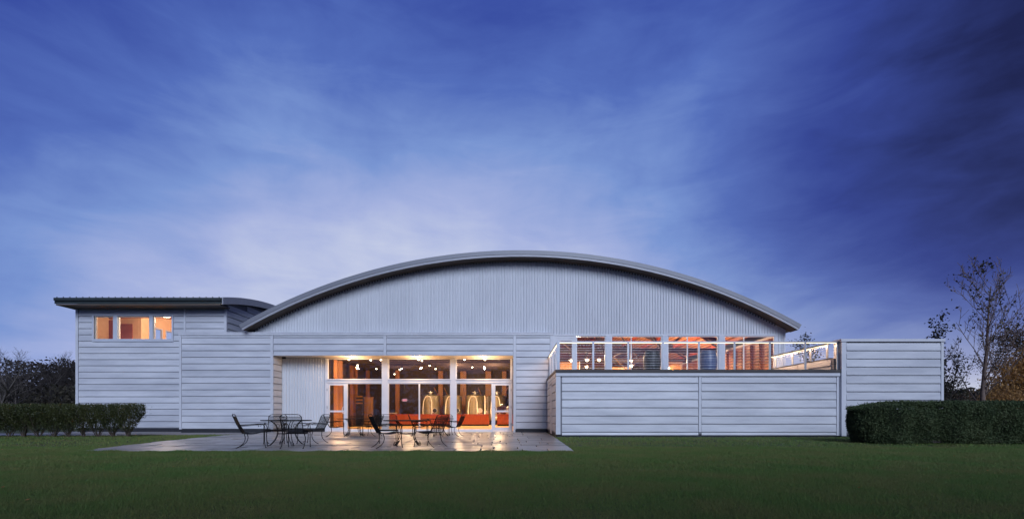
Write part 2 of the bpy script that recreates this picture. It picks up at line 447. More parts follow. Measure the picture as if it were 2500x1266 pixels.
gs = MB().add([(-24.5, -2.6, -0.022), (-12.6, -3.2, -0.022), (-12.6, 1.6, -0.022), (-24.5, 1.6, -0.022)], [(0, 1, 2, 3)])
tag(gs.build('gravel_strip', M['gravel']), kind='structure')
pa = MB().add([(-60, -3.4, -0.026), (-17.5, -3.4, -0.026), (-17.5, -1.2, -0.026), (-60, -1.2, -0.026)], [(0, 1, 2, 3)])
tag(pa.build('path', M['path']), kind='structure')

# ------------------------------------------------------------------ building
bld = empty('winery_building', (0, 0, 0), 0, 'long pale clapboard building with arched corrugated gable, roof terrace and glowing glazed entrance', 'building')

PITCH, GAP = 0.34, 0.030
_pm = {}
def panel_mesh(L, h):
    k = (round(L, 3), round(h, 3))
    if k not in _pm:
        zt = h - GAP
        yb, yt = -0.034, -0.016
        _pm[k] = MB().add([(0, 0.004, 0), (L, 0.004, 0), (L, yb, 0), (0, yb, 0), (0, yb - 0.004, 0.022), (L, yb - 0.004, 0.022),
                           (0, yt, zt), (L, yt, zt), (0, 0.004, zt), (L, 0.004, zt)],
                          [(0, 1, 2, 3), (3, 2, 5, 4), (4, 5, 7, 6), (6, 7, 9, 8), (0, 8, 9, 1), (0, 3, 4, 6, 8), (1, 9, 7, 5, 2)]).mesh('siding_panel', M['siding'])
    return _pm[k]

def panels(core, segs):
    """segs: (u0, u1, [course bottoms], [course tops])"""
    for u0, u1, zs in segs:
        for z0, z1 in zs:
            link('siding_panel', panel_mesh(u1 - u0, z1 - z0), core, (u0, 0, z0))

def courses(z0, n, top=None):
    c = [(z0 + PITCH * k, z0 + PITCH * (k + 1)) for k in range(n)]
    if top: c.append((c[-1][1], top + GAP))
    return c

S = 46.64
# --- front block, facade plane y = 0
BX0, BX1 = -17.37, 2.14
OX0, OX1 = -12.50, 0.06             # recessed entrance
ZB, ZC = 0.186, 4.946               # lowest and highest course joint
fw = MB()
fw.box(BX0, OX0, 0, 0.25, 0.17, 5.06); fw.box(OX1, BX1 - 0.02, 0, 0.25, 0.17, 5.06); fw.box(OX0, OX1, 0, 0.25, 4.02, 5.06)
front = fw.build('clapboard_wall', M['backing_shade'], bld)
full = courses(ZB, 14, 5.05)
head = [(4.03, 4.266), (4.266, 4.606), (4.606, 4.946), (4.946, 5.05 + GAP)]
panels(front, [(BX0 + 0.10, OX0 - 0.13, full), (OX0 + 0.03, gx(937, 25.3) - 0.01, head), (gx(943, 25.3) + 0.02, OX1 - 0.0, head),
               (OX1 + 0.16, BX1 - 0.16, full)])
boxes('corner_trim', M['trim'], bld, [(BX0 - 0.02, BX0 + 0.09, -0.05, 0.26, 0.15, 5.055), (OX0 - 0.125, OX0 + 0.012, -0.05, 0.0, 0.15, 5.055), (gx(937, 25.3), gx(943, 25.3), -0.05, 0.0, 4.02, 5.055), (OX1 + 0.01, OX1 + 0.15, -0.05, 0.0, 0.15, 5.055), (BX1 - 0.15, BX1, -0.05, 0.3, 0.15, 5.055), (OX0 + 0.015, OX1 + 0.005, -0.045, -0.005, 4.0, 4.025)])
cx_ = BX0 - 0.05
while cx_ < BX1:
    ce_ = min(cx_ + 3.05, BX1 + 0.03)
    if BX1 + 0.03 - ce_ < 0.8: ce_ = BX1 + 0.03
    MB().box(cx_ + 0.004, ce_ - 0.004, -0.075, 0.29, 5.06, 5.20).build('coping', M['trim'], bld)
    MB().box(cx_ + 0.004, ce_ - 0.004, -0.092, -0.077, 5.165, 5.215).build('coping_edge', M['trim'], bld)
    cx_ = ce_ + (0.0 if ce_ < BX1 else 1.0)
boxes('plinth', M['plinth'], bld, [(BX0 + 0.03, OX0 - 0.02, 0.03, 0.25, -0.1, 0.168), (OX1 + 0.02, BX1 - 0.05, 0.03, 0.25, -0.1, 0.168)])
# flat roof of the front block and its west side
MB().box(BX0 + 0.02, -13.7, 0.26, 9.0, 4.80, 4.98).build('flat_roof', M['roofmetal'], bld)

# --- recess: side reveal, corrugated panel, soffit
RY = 0.95
rw = MB().box(0, RY, 0, 0.12, 0.0, 4.0).build('reveal_wall', M['backing_shade'], bld, (OX0 - 0.0, 0.012, 0), R(90))
panels(rw, [(0.02, RY - 0.06, [(max(z0, 0.19), min(z1, 3.99)) for z0, z1 in courses(ZB, 12)])])
rw2 = MB().box(0, RY, 0, 0.12, 0.0, 4.0).build('reveal_wall', M['trim'], bld, (OX1 + 0.0, RY + 0.01, 0), R(-90))
def corrugated(x0, x1, y, zlo, zhi, pitch=0.145, depth=0.042):
    mb = MB(); lo = []; hi = []
    n = int(round((x1 - x0) / pitch)); p = (x1 - x0) / n
    for i in range(n):
        for fx, fy in ((0.0, 0.0), (0.42, 0.0), (0.55, 1.0), (0.87, 1.0)):
            x = x0 + (i + fx) * p
            lo.append((x, y - fy * depth, zlo(x))); hi.append((x, y - fy * depth, zhi(x)))
    lo.append((x1, y, zlo(x1))); hi.append((x1, y, zhi(x1)))
    return mb.strip(lo, hi)
cw = corrugated(OX0 - 0.02, -10.16, RY, lambda x: 0.2, lambda x: 3.98)
cw.box(OX0 - 0.05, -10.14, RY + 0.006, RY + 0.1, 0.0, 4.0)
cw.build('corrugated_wall', M['corr'], bld)
box('plinth', M['plinth'], bld, OX0 + 0.01, -10.16, RY - 0.05, RY + 0.002, -0.05, 0.185)
sf = box('soffit', M['soffit'], bld, OX0 - 0.05, OX1 + 0.05, 0.255, RY + 0.3, 4.0, 4.06)
box('soffit_edge', M['soffit'], bld, OX0 - 0.05, OX1 + 0.05, 0.012, 0.252, 3.998, 4.016)
for px in (858, 1019, 1180):
    X = gx(px, 25.75)
    dl = MB().lathe([(0.15, 0), (0.15, -0.012), (0.12, -0.012)], 20, (X, 0.45, 3.999)).build('downlight', M['frame'], bld)
    MB().lathe([(0.115, -0.016), (0.02, -0.03)], 16, (X, 0.45, 3.999)).build('lamp', M['bulb'], dl)
    l = bpy.data.lights.new('downlight_beam', 'POINT'); l.energy = 115; l.color = (1.0, 0.64, 0.34); l.shadow_soft_size = 0.07
    lo_ = bpy.data.objects.new('downlight_beam', l); lo_.location = (X, 0.45, 3.50); C.objects.link(lo_)
# camera on the recess ceiling
box('ceiling_speaker', M['black'], bld, gx(688, 25.8), gx(696, 25.8), 0.5, 0.62, 3.9, 3.997)

# --- entrance glazing, plane y = RY
D2 = 26.25
def X2(p): return gx(p, D2)
def Z2(p): return gz(p, D2)
GT, GB = 3.97, 0.02
def pane(parent, x0, x1, z0, z1, y):
    return MB().box(x0, x1, y, y + 0.012, z0, z1).build('pane', M['glass'], parent)
TR0, TR1 = Z2(933.5), Z2(924.5)
for a, b in ((934.5, 947.5), (1101, 1113)):
    box('mullion', M['frame'], bld, X2(a), X2(b), RY - 0.10, RY + 0.12, 0.0, GT)
for a, b in ((795, 799.5), (1248, 1251.2)):
    box('mullion', M['frame'], bld, X2(a), X2(b), RY - 0.06, RY + 0.10, 0.0, GT)
box('window_sill', M['frame'], bld, X2(795), X2(1251), RY - 0.13, RY + 0.14, -0.02, 0.035)
bays = ((799.5, 934.5), (947.5, 1101), (1113, 1248))
for a, b in bays:
    x0, x1 = X2(a), X2(b)
    w = MB()
    w.box(x0, x1, RY - 0.075, RY + 0.08, TR0, TR1 - 0.06); w.box(x0, x1, RY - 0.12, RY + 0.08, TR1 - 0.055, TR1); w.box(x0, x1, RY - 0.03, RY + 0.05, GT - 0.05, GT)
    w.box(x0, x0 + 0.05, RY - 0.03, RY + 0.05, TR1, GT - 0.05); w.box(x1 - 0.05, x1, RY - 0.03, RY + 0.05, TR1, GT - 0.05)
    wo_ = w.build('transom_window', M['frame'], bld)
    pane(wo_, x0 + 0.05, x1 - 0.05, TR1 + 0.002, GT - 0.052, RY + 0.005)
def fixed(a, b, mids=()):
    x0, x1 = X2(a), X2(b)
    w = MB(); zb = 0.037
    w.box(x0, x1, RY - 0.05, RY + 0.05, zb, Z2(1046.5)); w.box(x0, x1, RY - 0.05, RY + 0.05, TR0 - 0.06, TR0 - 0.004)
    e = [x0] + [X2(m_) for m_ in mids] + [x1]
    w.box(x0, x0 + 0.045, RY - 0.05, RY + 0.05, Z2(1046.5), TR0 - 0.06); w.box(x1 - 0.045, x1, RY - 0.05, RY + 0.05, Z2(1046.5), TR0 - 0.06)
    for m_ in e[1:-1]: w.box(m_ - 0.035, m_ + 0.035, RY - 0.05, RY + 0.05, Z2(1046.5), TR0 - 0.06)
    o = w.build('window', M['frame'], bld)
    for i in range(len(e) - 1):
        pane(o, e[i] + 0.04, e[i + 1] - 0.04, Z2(1046.5) + 0.002, TR0 - 0.062, RY + 0.004)
fixed(847, 934.5); fixed(947.5, 1101, (1024,)); fixed(1113, 1202)
def gdoor(a, b, hinge_left):
    x0, x1 = X2(a), X2(b)
    zt, zb = TR0 - 0.012, 0.05
    d = MB(); st = 0.13
    d.box(x0, x0 + st, RY - 0.04, RY + 0.03, zb, zt); d.box(x1 - st, x1, RY - 0.04, RY + 0.03, zb, zt)
    d.box(x0 + st, x1 - st, RY - 0.04, RY + 0.03, zb, zb + 0.17); d.box(x0 + st, x1 - st, RY - 0.04, RY + 0.03, zt - 0.13, zt)
    o = d.build('glass_door', M['frame'], bld)
    zr = Z2(1003)
    MB().box(x0 + st, x1 - st, RY - 0.035, RY + 0.025, zr - 0.05, zr + 0.05).build('mid_rail', M['frame'], o)
    pane(o, x0 + st + 0.002, x1 - st - 0.002, zb + 0.172, zr - 0.052, RY - 0.006)
    pane(o, x0 + st + 0.002, x1 - st - 0.002, zr + 0.052, zt - 0.132, RY - 0.006)
    hx = x1 - st * 0.5 if hinge_left else x0 + st * 0.5
    s_ = -1 if hinge_left else 1
    MB().tube([(hx, RY - 0.04, zr - 0.12), (hx, RY - 0.10, zr - 0.12), (hx + s_ * 0.10, RY - 0.11, zr - 0.10), (hx + s_ * 0.12, RY - 0.11, zr + 0.10), (hx + s_ * 0.10, RY - 0.11, zr + 0.22), (hx, RY - 0.10, zr + 0.24), (hx, RY - 0.04, zr + 0.24)], 0.018, 6).build('handle', M['frame'], o)
    for z in (0.35, 1.25, 2.2): MB().tube([((x0 if hinge_left else x1), RY - 0.05, z), ((x0 if hinge_left else x1), RY - 0.05, z + 0.13)], 0.018, 6).build('hinge', M['rail'], o)
gdoor(799.5, 845.5, True); gdoor(1203.5, 1248, False)
box('door_frame', M['frame'], bld, X2(845.5), X2(847), RY - 0.05, RY + 0.05, 0.036, TR0 - 0.004)
box('door_frame', M['frame'], bld, X2(1202), X2(1203.5), RY - 0.05, RY + 0.05, 0.036, TR0 - 0.004)

# --- arched hall
AC, AR = 0.43, 29.2
ZAP = 9.33
def arc(x, off=0.0):
    """height of the vault's upper surface minus an offset along its radius"""
    r = AR - off
    return ZAP - AR + math.sqrt(max(r * r - (x - AC) ** 2, 0))
AX0, AX1 = AC - 14.42, AC + 14.42
WX0, WX1 = -13.67, 14.45
AY = 0.30; FY = gy(24.8); BY = 27.0
def arc_band(y0, y1, o0, o1, n=72, x0=AX0, x1=AX1):
    mb = MB(); poly = []
    tmax = math.asin((x1 - AC) / AR); tmin = math.asin((x0 - AC) / AR)
    top = []; bot = []
    for i in range(n + 1):
        t = tmin + (tmax - tmin) * i / n
        top.append((AC + (AR - o0) * math.sin(t), ZAP - AR + (AR - o0) * math.cos(t)))
        bot.append((AC + (AR - o1) * math.sin(t), ZAP - AR + (AR - o1) * math.cos(t)))
    N = n + 1
    vs = [(x, y0, z) for x, z in top] + [(x, y0, z) for x, z in bot] + [(x, y1, z) for x, z in top] + [(x, y1, z) for x, z in bot]
    fs = []
    for i in range(n):
        fs += [(N + i, N + i + 1, i + 1, i), (2 * N + i, 2 * N + i + 1, 3 * N + i + 1, 3 * N + i), (i, i + 1, 2 * N + i + 1, 2 * N + i), (N + i + 1, N + i, 3 * N + i, 3 * N + i + 1)]
    fs += [(0, 2 * N, 3 * N, N), (n, N + n, 3 * N + n, 2 * N + n)]
    return mb.add(vs, fs)
roof = arc_band(FY + 0.03, BY, 0.03, 0.26).build('vault_roof', M['roofmetal'], bld)
arc_band(FY - 0.03, FY + 0.028, 0.0, 0.205).build('fascia', M['fascia'], roof)
arc_band(FY - 0.005, FY + 0.028, 0.212, 0.315).build('fascia_strip', M['strip'], roof)
arc_band(FY + 0.032, AY - 0.04, 0.262, 0.30).build('soffit', M['soffit_dark'], roof)
arc_band(AY + 0.06, BY - 0.02, 0.262, 0.30, x0=1.95, x1=WX1 - 0.1).build('board_ceiling', M['ceil_wood'], roof)
def hi_arch(x): return arc(x, 0.285)
gb = corrugated(WX0, 14.03, AY, lambda x: 5.14, hi_arch)
gb.strip(*zip(*[((x, y_, 2.66), (x, y_, hi_arch(x))) for x, y_ in ((14.03, AY), (14.09, AY), (14.11, AY - 0.03), (14.16, AY - 0.03), (14.18, AY), (14.24, AY), (14.26, AY - 0.03), (14.31, AY - 0.03), (14.33, AY), (WX1, AY))]))
gable = gb.build('corrugated_gable', M['corr'], bld)
box('corner_trim', M['trim'], bld, WX1 - 0.10, WX1 + 0.01, AY - 0.05, AY - 0.005, 2.66, hi_arch(WX1) - 0.02)
box('lintel_trim', M['trim'], bld, 2.15, 14.03, AY - 0.055, AY + 0.04, 5.09, 5.165)
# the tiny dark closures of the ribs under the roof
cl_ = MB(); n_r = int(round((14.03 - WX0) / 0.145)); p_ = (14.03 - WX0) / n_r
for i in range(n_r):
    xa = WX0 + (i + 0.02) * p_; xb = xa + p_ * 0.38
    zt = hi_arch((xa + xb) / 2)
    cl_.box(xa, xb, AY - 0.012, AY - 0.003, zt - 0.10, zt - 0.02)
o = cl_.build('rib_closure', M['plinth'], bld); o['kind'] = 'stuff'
# hall walls
MB().box(WX1 - 0.16, WX1 - 0.01, AY + 0.01, BY - 0.1, 0.0, 5.25).build('side_wall', M['siding'], bld)
MB().box(WX0 + 0.01, WX0 + 0.16, RY + 0.3, BY - 0.1, 0.0, 5.2).build('side_wall', M['int_dark'], bld)
bwp = [(WX0 + 0.02, 0.0)] + [(WX0 + 0.02 + (WX1 - WX0 - 0.04) * i / 40, arc(WX0 + 0.02 + (WX1 - WX0 - 0.04) * i / 40, 0.31)) for i in range(41)] + [(WX1 - 0.02, 0.0)]
MB().prism(bwp, 'y', BY - 0.3, BY - 0.1).build('rear_wall', M['int_red'], bld)

# --- terrace windows, plane y = AY
D3 = gy(0) and (AY - CAMY)
def X3(p): return gx(p, D3)
ZT3, ZD = 5.09, 2.70
for a, b in ((1350, 1358.5), (1399, 1406.5), (1479, 1492), (1616, 1629.5), (1753.5, 1768), (1891, 1897)):
    wide = b - a > 10
    box('window_post', M['bluepost'] if wide else M['trim'], bld, X3(a), X3(b), AY - (0.06 if wide else 0.03), AY + 0.10, ZD - 0.06, ZT3)
for a, b, mids in ((1406.5, 1479, ()), (1492, 1616, (1541,)), (1629.5, 1753.5, (1678,)), (1768, 1891, (1816,))):
    x0, x1 = X3(a), X3(b)
    w = MB()
    w.box(x0, x1, AY - 0.01, AY + 0.07, ZT3 - 0.06, ZT3); w.box(x0, x0 + 0.05, AY - 0.01, AY + 0.07, ZD, ZT3 - 0.06); w.box(x1 - 0.05, x1, AY - 0.01, AY + 0.07, ZD, ZT3 - 0.06)
    w.box(x0 + 0.05, x1 - 0.05, AY - 0.01, AY + 0.07, ZD - 0.04, ZD + 0.05)
    e = [x0 + 0.02] + [X3(m_) for m_ in mids] + [x1 - 0.02]
    for m_ in e[1:-1]: w.box(m_ - 0.028, m_ + 0.028, AY - 0.01, AY + 0.06, ZD + 0.05, ZT3 - 0.06)
    o = w.build('window', M['frame'], bld)
    for i in range(len(e) - 1): pane(o, e[i] + 0.03, e[i + 1] - 0.03, ZD + 0.052, ZT3 - 0.062, AY + 0.02)
x0, x1 = X3(1358.5), X3(1399)
d = MB(); d.box(x0, x0 + 0.18, AY - 0.01, AY + 0.05, ZD, 4.97); d.box(x1 - 0.06, x1, AY - 0.01, AY + 0.05, ZD, 4.97); d.box(x0 + 0.18, x1 - 0.06, AY - 0.01, AY + 0.05, 4.83, 4.97); d.box(x0 + 0.18, x1 - 0.06, AY - 0.01, AY + 0.05, ZD, ZD + 0.2)
o = d.build('terrace_door', M['trim'], bld); pane(o, x0 + 0.182, x1 - 0.062, ZD + 0.202, 4.828, AY + 0.02)
box('door_head', M['trim'], bld, x0, x1, AY - 0.02, AY + 0.06, 4.975, ZT3)

# --- terrace block: front y = TY
TD = 20.2; TY = gy(TD); TX0, TX1 = 1.84, 13.62
def XT(p): return gx(p, TD)
tw = MB().box(TX0 + 0.02, TX1 + 0.02, TY, TY + 0.2, 0.10, 2.52).build('clapboard_wall', M['backing_shade'], bld)
tc_ = [(0.055, 0.19)] + [(0.19 + PITCH * k, 0.19 + PITCH * (k + 1)) for k in range(6)] + [(0.19 + PITCH * 6, 2.50 + GAP)]
panels(tw, [(XT(1372), XT(1704), tc_), (XT(1712.5), XT(2040.5), tc_)])
boxes('corner_trim', M['trim'], bld, [(TX0 - 0.01, XT(1368), TY - 0.07, TY + 0.12, 0.09, 2.50), (XT(1705), XT(1711.5), TY - 0.045, TY - 0.002, 0.19, 2.50), (XT(2041), XT(2056.5), TY - 0.05, TY + 0.1, 0.04, 2.50)])
box('plinth', M['plinth'], bld, TX0 + 0.05, TX1 + 0.3, TY + 0.02, TY + 0.19, -0.1, 0.098)
box('fascia_board', M['trim'], bld, TX0 - 0.01, XT(2056.5), TY - 0.10, TY + 0.03, 2.515, 2.66)
deck = MB().box(TX0 + 0.05, 13.56, TY + 0.10, AY - 0.07, 2.56, 2.70).build('deck_floor', M['deck'], bld)
MB().box(TX0 - 0.04, XT(2057.5), TY - 0.14, TY + 0.098, 2.663, 2.785).build('deck_edge', M['deckedge'], bld)
MB().box(TX0 - 0.04, TX0 + 0.048, TY + 0.10, -0.06, 2.663, 2.785).build('deck_edge', M['deckedge'], bld)
# west side of the terrace with a plain service door
sw = MB().box(0, -TY - 0.02, 0, 0.15, 0.12, 2.52).build('clapboard_wall', M['backing_shade'], bld, (TX0 + 0.012, -0.02, 0), R(-90))
dv0, dv1 = 2.0, 3.05           # distance from the back corner
scs = courses(0.19, 6, 2.50)
panels(sw, [(0.1, dv0 - 0.06, scs), (dv1 + 0.06, -TY - 0.15, scs)])
panels(sw, [(dv0 - 0.05, dv1 + 0.05, [(2.34, 2.50 + GAP)])])
sd_ = MB().box(dv0, dv1, -0.025, 0.0, 0.03, 2.30).build('service_door', M['trim'], bld, (TX0 + 0.012, -0.02, 0), R(-90))
MB().tube([(dv1 - 0.12, -0.03, 1.0), (dv1 - 0.12, -0.07, 1.0), (dv1 - 0.24, -0.07, 1.0)], 0.014, 6).build('handle', M['steel'], sd_)
box('fascia_board', M['trim'], bld, TX0 - 0.02, TX0 + 0.02, TY + 0.035, -0.06, 2.515, 2.66)
box('plinth', M['plinth'], bld, TX0 + 0.03, TX0 + 0.15, TY + 0.21, -0.03, -0.1, 0.118)
# east parapet with lit inner face
PX = 13.58
pw = MB().box(0, 5.2, 0, 0.26, 0.0, 3.27).build('parapet_wall', M['backing_shade'], bld, (PX, AY - 0.02, 0), R(-90))
panels(pw, [(0.02, 2.60, [(2.71, 2.99), (2.99, 3.27 + GAP)]), (2.64, 5.02, [(2.71, 2.99), (2.99, 3.27 + GAP)])])
box('coping', M['deckedge'], bld, PX - 0.012, PX + 0.34, TY + 0.46, AY - 0.03, 3.275, 3.33)
# end block
EY = gy(20.08); EX0, EX1 = gx(2054, 20.08), gx(2300, 20.08)
ew = MB().box(EX0, EX1, EY, EY + 0.42, 0.1, 3.93).build('clapboard_wall', M['backing_shade'], bld)
zt_ = 3.92
ec = [(0.17, 0.17 + PITCH)] + [(0.17 + PITCH * k, 0.17 + PITCH * (k + 1)) for k in range(1, 11)]
ec = [(a, min(b, zt_ + GAP)) for a, b in ec]
panels(ew, [(gx(2066, 20.08), gx(2295, 20.08), ec)])
# children of the wall are placed in its local space (origin 0,0,0): shift them to the wall's plane
for ch in [c for c in bpy.data.objects if c.parent == ew]: ch.location.y = EY
for ch in [c for c in bpy.data.objects if c.parent == tw]: ch.location.y = TY
boxes('corner_trim', M['trim'], bld, [(EX0 - 0.02, gx(2064.5, 20.08), EY - 0.05, EY + 0.44, 0.03, 3.93), (gx(2295.5, 20.08), EX1 + 0.03, EY - 0.05, EY + 0.44, 0.1, 3.93)])
box('coping', M['trim'], bld, EX0 - 0.06, EX1 + 0.06, EY - 0.09, EY + 0.48, 3.935, 4.045)
box('plinth', M['plinth'], bld, EX0 + 0.02, EX1 - 0.02, EY + 0.03, EY + 0.40, -0.1, 0.098)
MB().box(PX + 0.28, EX1 - 0.2, EY + 0.45, AY, 0.0, 3.2).build('store_wall', M['siding'], bld)

# --- side wing
D4 = 26.6; WY = gy(D4)
def X4(p): return gx(p, D4)
def Z4(p): return gz(p, D4)
VX0, VX1 = X4(187), X4(553.5)
wx0, wx1, wz0, wz1 = X4(231), X4(420.5), Z4(833.5), Z4(769.5)
wc = MB(); wc.box(VX0, wx0, 0, 0.15, 0.17, 6.99); wc.box(wx1, VX1, 0, 0.15, 0.17, 6.99); wc.box(wx0, wx1, 0, 0.15, 0.17, wz0); wc.box(wx0, wx1, 0, 0.15, wz1, 6.99)
wing = wc.build('clapboard_wall', M['backing_shade'], bld, (0, WY, 0))
B0 = 0.213
def wcs(k0, k1): return [(B0 + PITCH * k, B0 + PITCH * (k + 1)) for k in range(k0, k1)]
tx = X4(452)
panels(wing, [(VX0 + 0.14, VX1 - 0.12, wcs(0, 13)), (VX0 + 0.14, tx - 0.05, wcs(13, 14)), (VX0 + 0.14, wx0 - 0.12, wcs(14, 18)), (wx1 + 0.1, tx - 0.05, wcs(14, 18)),
              (tx + 0.05, VX1 - 0.12, wcs(13, 19)), (VX0 + 0.14, tx - 0.05, wcs(18, 19)), (VX0 + 0.14, VX1 - 0.12, [(6.673, 6.76)])])
boxes('corner_trim', M['trim'], bld, [(VX0 - 0.02, VX0 + 0.12, WY - 0.05, WY + 0.16, 0.15, 6.77), (VX1 - 0.11, VX1 + 0.02, WY - 0.05, WY + 0.04, 0.15, 6.77), (tx - 0.045, tx + 0.045, WY - 0.045, WY - 0.002, 4.63, 6.76)])
box('plinth', M['plinth'], bld, VX0 + 0.02, VX1 - 0.02, WY + 0.03, WY + 0.14, -0.1, 0.168)
wr = MB(); zs0 = Z4(827)
wr.box(wx0 - 0.10, wx0, -0.06, 0.10, wz0, wz1 + 0.02); wr.box(wx1, wx1 + 0.09, -0.06, 0.10, wz0, wz1 + 0.02)
wr.box(wx0, wx1, -0.05, 0.10, wz1 - 0.03, wz1 + 0.02); wr.box(wx0, wx1, -0.07, 0.14, wz0, zs0)
for a, b in ((277.5, 288), (365.5, 374.5)): wr.box(X4(a), X4(b), -0.05, 0.12, zs0, wz1 - 0.03)
wwin = wr.build('window', M['bluepost'], bld, (0, WY, 0))
for a, b in ((232, 277.5), (288, 365.5), (374.5, 420)):
    x0, x1 = X4(a), X4(b)
    f = MB(); f.box(x0 + 0.005, x0 + 0.05, 0.0, 0.10, zs0, wz1 - 0.032); f.box(x1 - 0.03, x1 - 0.004, 0.0, 0.10, zs0, wz1 - 0.032); f.box(x0 + 0.05, x1 - 0.03, 0.0, 0.1, wz1 - 0.09, wz1 - 0.032)
    f.build('frame', M['soffit'], wwin)
    MB().box(x0 + 0.05, x1 - 0.03, 0.04, 0.05, zs0 + 0.002, wz1 - 0.092).build('pane', M['glass'], wwin)
# right flank of the wing
def wroof(y): return 8.0 - (y - 7.3) ** 2 / 54.6
prof = [(WY + 0.02, 0.1)] + [(WY + 0.02 + 12.0 * i / 16, wroof(WY + 0.02 + 12.0 * i / 16) - 0.36) for i in range(17)] + [(WY + 12.02, 0.1)]
flank = MB().prism(prof, 'x', VX1 - 0.15, VX1 - 0.01).build('clapboard_wall', M['backing_shade'], bld)
for k in range(12, 23):
    z0 = B0 + PITCH * k; z1 = z0 + PITCH
    zt = 8.0 - z1 - 0.36
    if zt < 0.05: break
    half = math.sqrt(zt * 54.6)
    y0 = max(WY + 0.06, 7.3 - half); y1 = min(WY + 11.9, 7.3 + half)
    link('siding_panel', panel_mesh(y1 - y0, PITCH), flank, (VX1 - 0.01, y0, z0), R(90))
# its roof: a low barrel running left to right
EA = gy(25.7)
ys = [EA + (14.2 - EA) * i / 24 for i in range(25)]
rp = [(y_, wroof(y_)) for y_ in ys] + [(y_, wroof(y_) - 0.33) for y_ in reversed(ys)]
wroof_o = MB().prism(rp, 'x', -24.33, -15.42).build('wing_roof', M['greenroof'], bld)
vp = [(y_, wroof(y_) + 0.02) for y_ in ys] + [(y_, wroof(y_) - 0.36) for y_ in reversed(ys)]
MB().prism(vp, 'x', -15.415, -15.36).build('verge', M['strip'], wroof_o)
rl = MB()
for i in range(26):
    xx = -24.2 + i * 0.345
    rl.strip([(xx - 0.02, y_, wroof(y_) + 0.045) for y_ in ys[:14]], [(xx + 0.02, y_, wroof(y_) + 0.045) for y_ in ys[:14]])
    rl.box(xx - 0.02, xx + 0.02, EA - 0.01, EA + 0.02, wroof(EA) - 0.05, wroof(EA) + 0.045)
rl.build('roof_seam', M['greenroof'], wroof_o)['kind'] = 'stuff'
MB().box(-24.3, -15.45, EA - 0.09, EA - 0.004, wroof(EA) - 0.17, wroof(EA) - 0.02).build('gutter', M['greenroof'], wroof_o)
MB().box(-24.26, -15.52, EA + 0.004, WY - 0.003, wroof(EA) - 0.40, wroof(EA) - 0.335).build('soffit', M['soffit_dark'], wroof_o)
MB().box(-24.26, VX0 - 0.03, WY, 13.5, wroof(EA) - 0.40, wroof(EA) - 0.335).build('soffit', M['soffit_dark'], wroof_o)
# wing interior
box('wing_floor', M['floor_wood'], bld, VX0 + 0.1, VX1 - 0.2, WY + 0.16, 9.0, 4.2, 4.4)
NX = gx(345, 28.6); NY = gy(28.6)
box('partition_wall', M['peach'], bld, VX0 + 0.05, NX - 0.15, NY, NY + 0.1, 4.4, 7.2)
box('partition_wall', M['peach'], bld, VX0 + 0.02, VX0 + 0.14, WY + 0.16, NY, 0.2, 6.95)
nw = MB(); WN = 6.9
sideo = [(NY + 0.95, NY + 1.75), (NY + 2.0, NY + 2.9), (NY + 3.15, NY + 4.1)]
nw.box(NX - 0.14, NX, NY, 9.0, 6.28, 7.3); nw.box(NX - 0.14, NX, NY, 9.0, 0.2, 4.9)
edges = [NY] + [v for p in sideo for v in p] + [9.0]
for i in range(0, len(edges), 2): nw.box(NX - 0.14, NX, edges[i], edges[i + 1], 4.9, 6.28)
nwall = nw.build('partition_wall', M['peach'], bld)
for a, b in sideo:
    f = MB(); f.box(NX - 0.10, NX + 0.012, a, b, 6.20, 6.279); f.box(NX - 0.10, NX + 0.012, a, a + 0.06, 4.9, 6.2); f.box(NX - 0.10, NX + 0.012, b - 0.06, b, 4.9, 6.2)
    f.build('frame', M['bluepost'], nwall)
box('wing_ceiling', M['maroon'], bld, VX0 + 0.1, VX1 - 0.2, WY + 0.16, NY, 6.62, 6.70)
MB().add([(NX, NY, 6.85), (VX1 - 0.2, NY, 6.85), (VX1 - 0.2, 9.0, 7.25), (NX, 9.0, 7.25)], [(0, 1, 2, 3)]).build('wing_ceiling', M['maroon'], bld)
box('rear_wall', M['peach'], bld, NX, VX1 - 0.2, 8.9, 9.0, 4.4, 7.4)
box('closet_door', M['maroon'], bld, gx(255, 28.55), gx(276, 28.55), NY - 0.05, NY - 0.004, 4.4, gz(781, 28.55))
box('closet_door', M['maroon'], bld, gx(293, 28.55), gx(323, 28.55), NY - 0.05, NY - 0.004, 4.4, gz(790, 28.55))

def lamp(kind, name, loc, e, col, size=0.12):
    l = bpy.data.lights.new(name, kind); l.energy = e; l.color = col
    if kind == 'POINT': l.shadow_soft_size = size
    o_ = bpy.data.objects.new(name, l); o_.location = loc; C.objects.link(o_)
    return o_
lamp('POINT', 'wing_light', (-19.6, 2.2, 6.3), 400, (1.0, 0.76, 0.54), 0.25)
lamp('POINT', 'wing_light', (-18.5, 5.8, 6.4), 360, (1.0, 0.74, 0.54), 0.25)

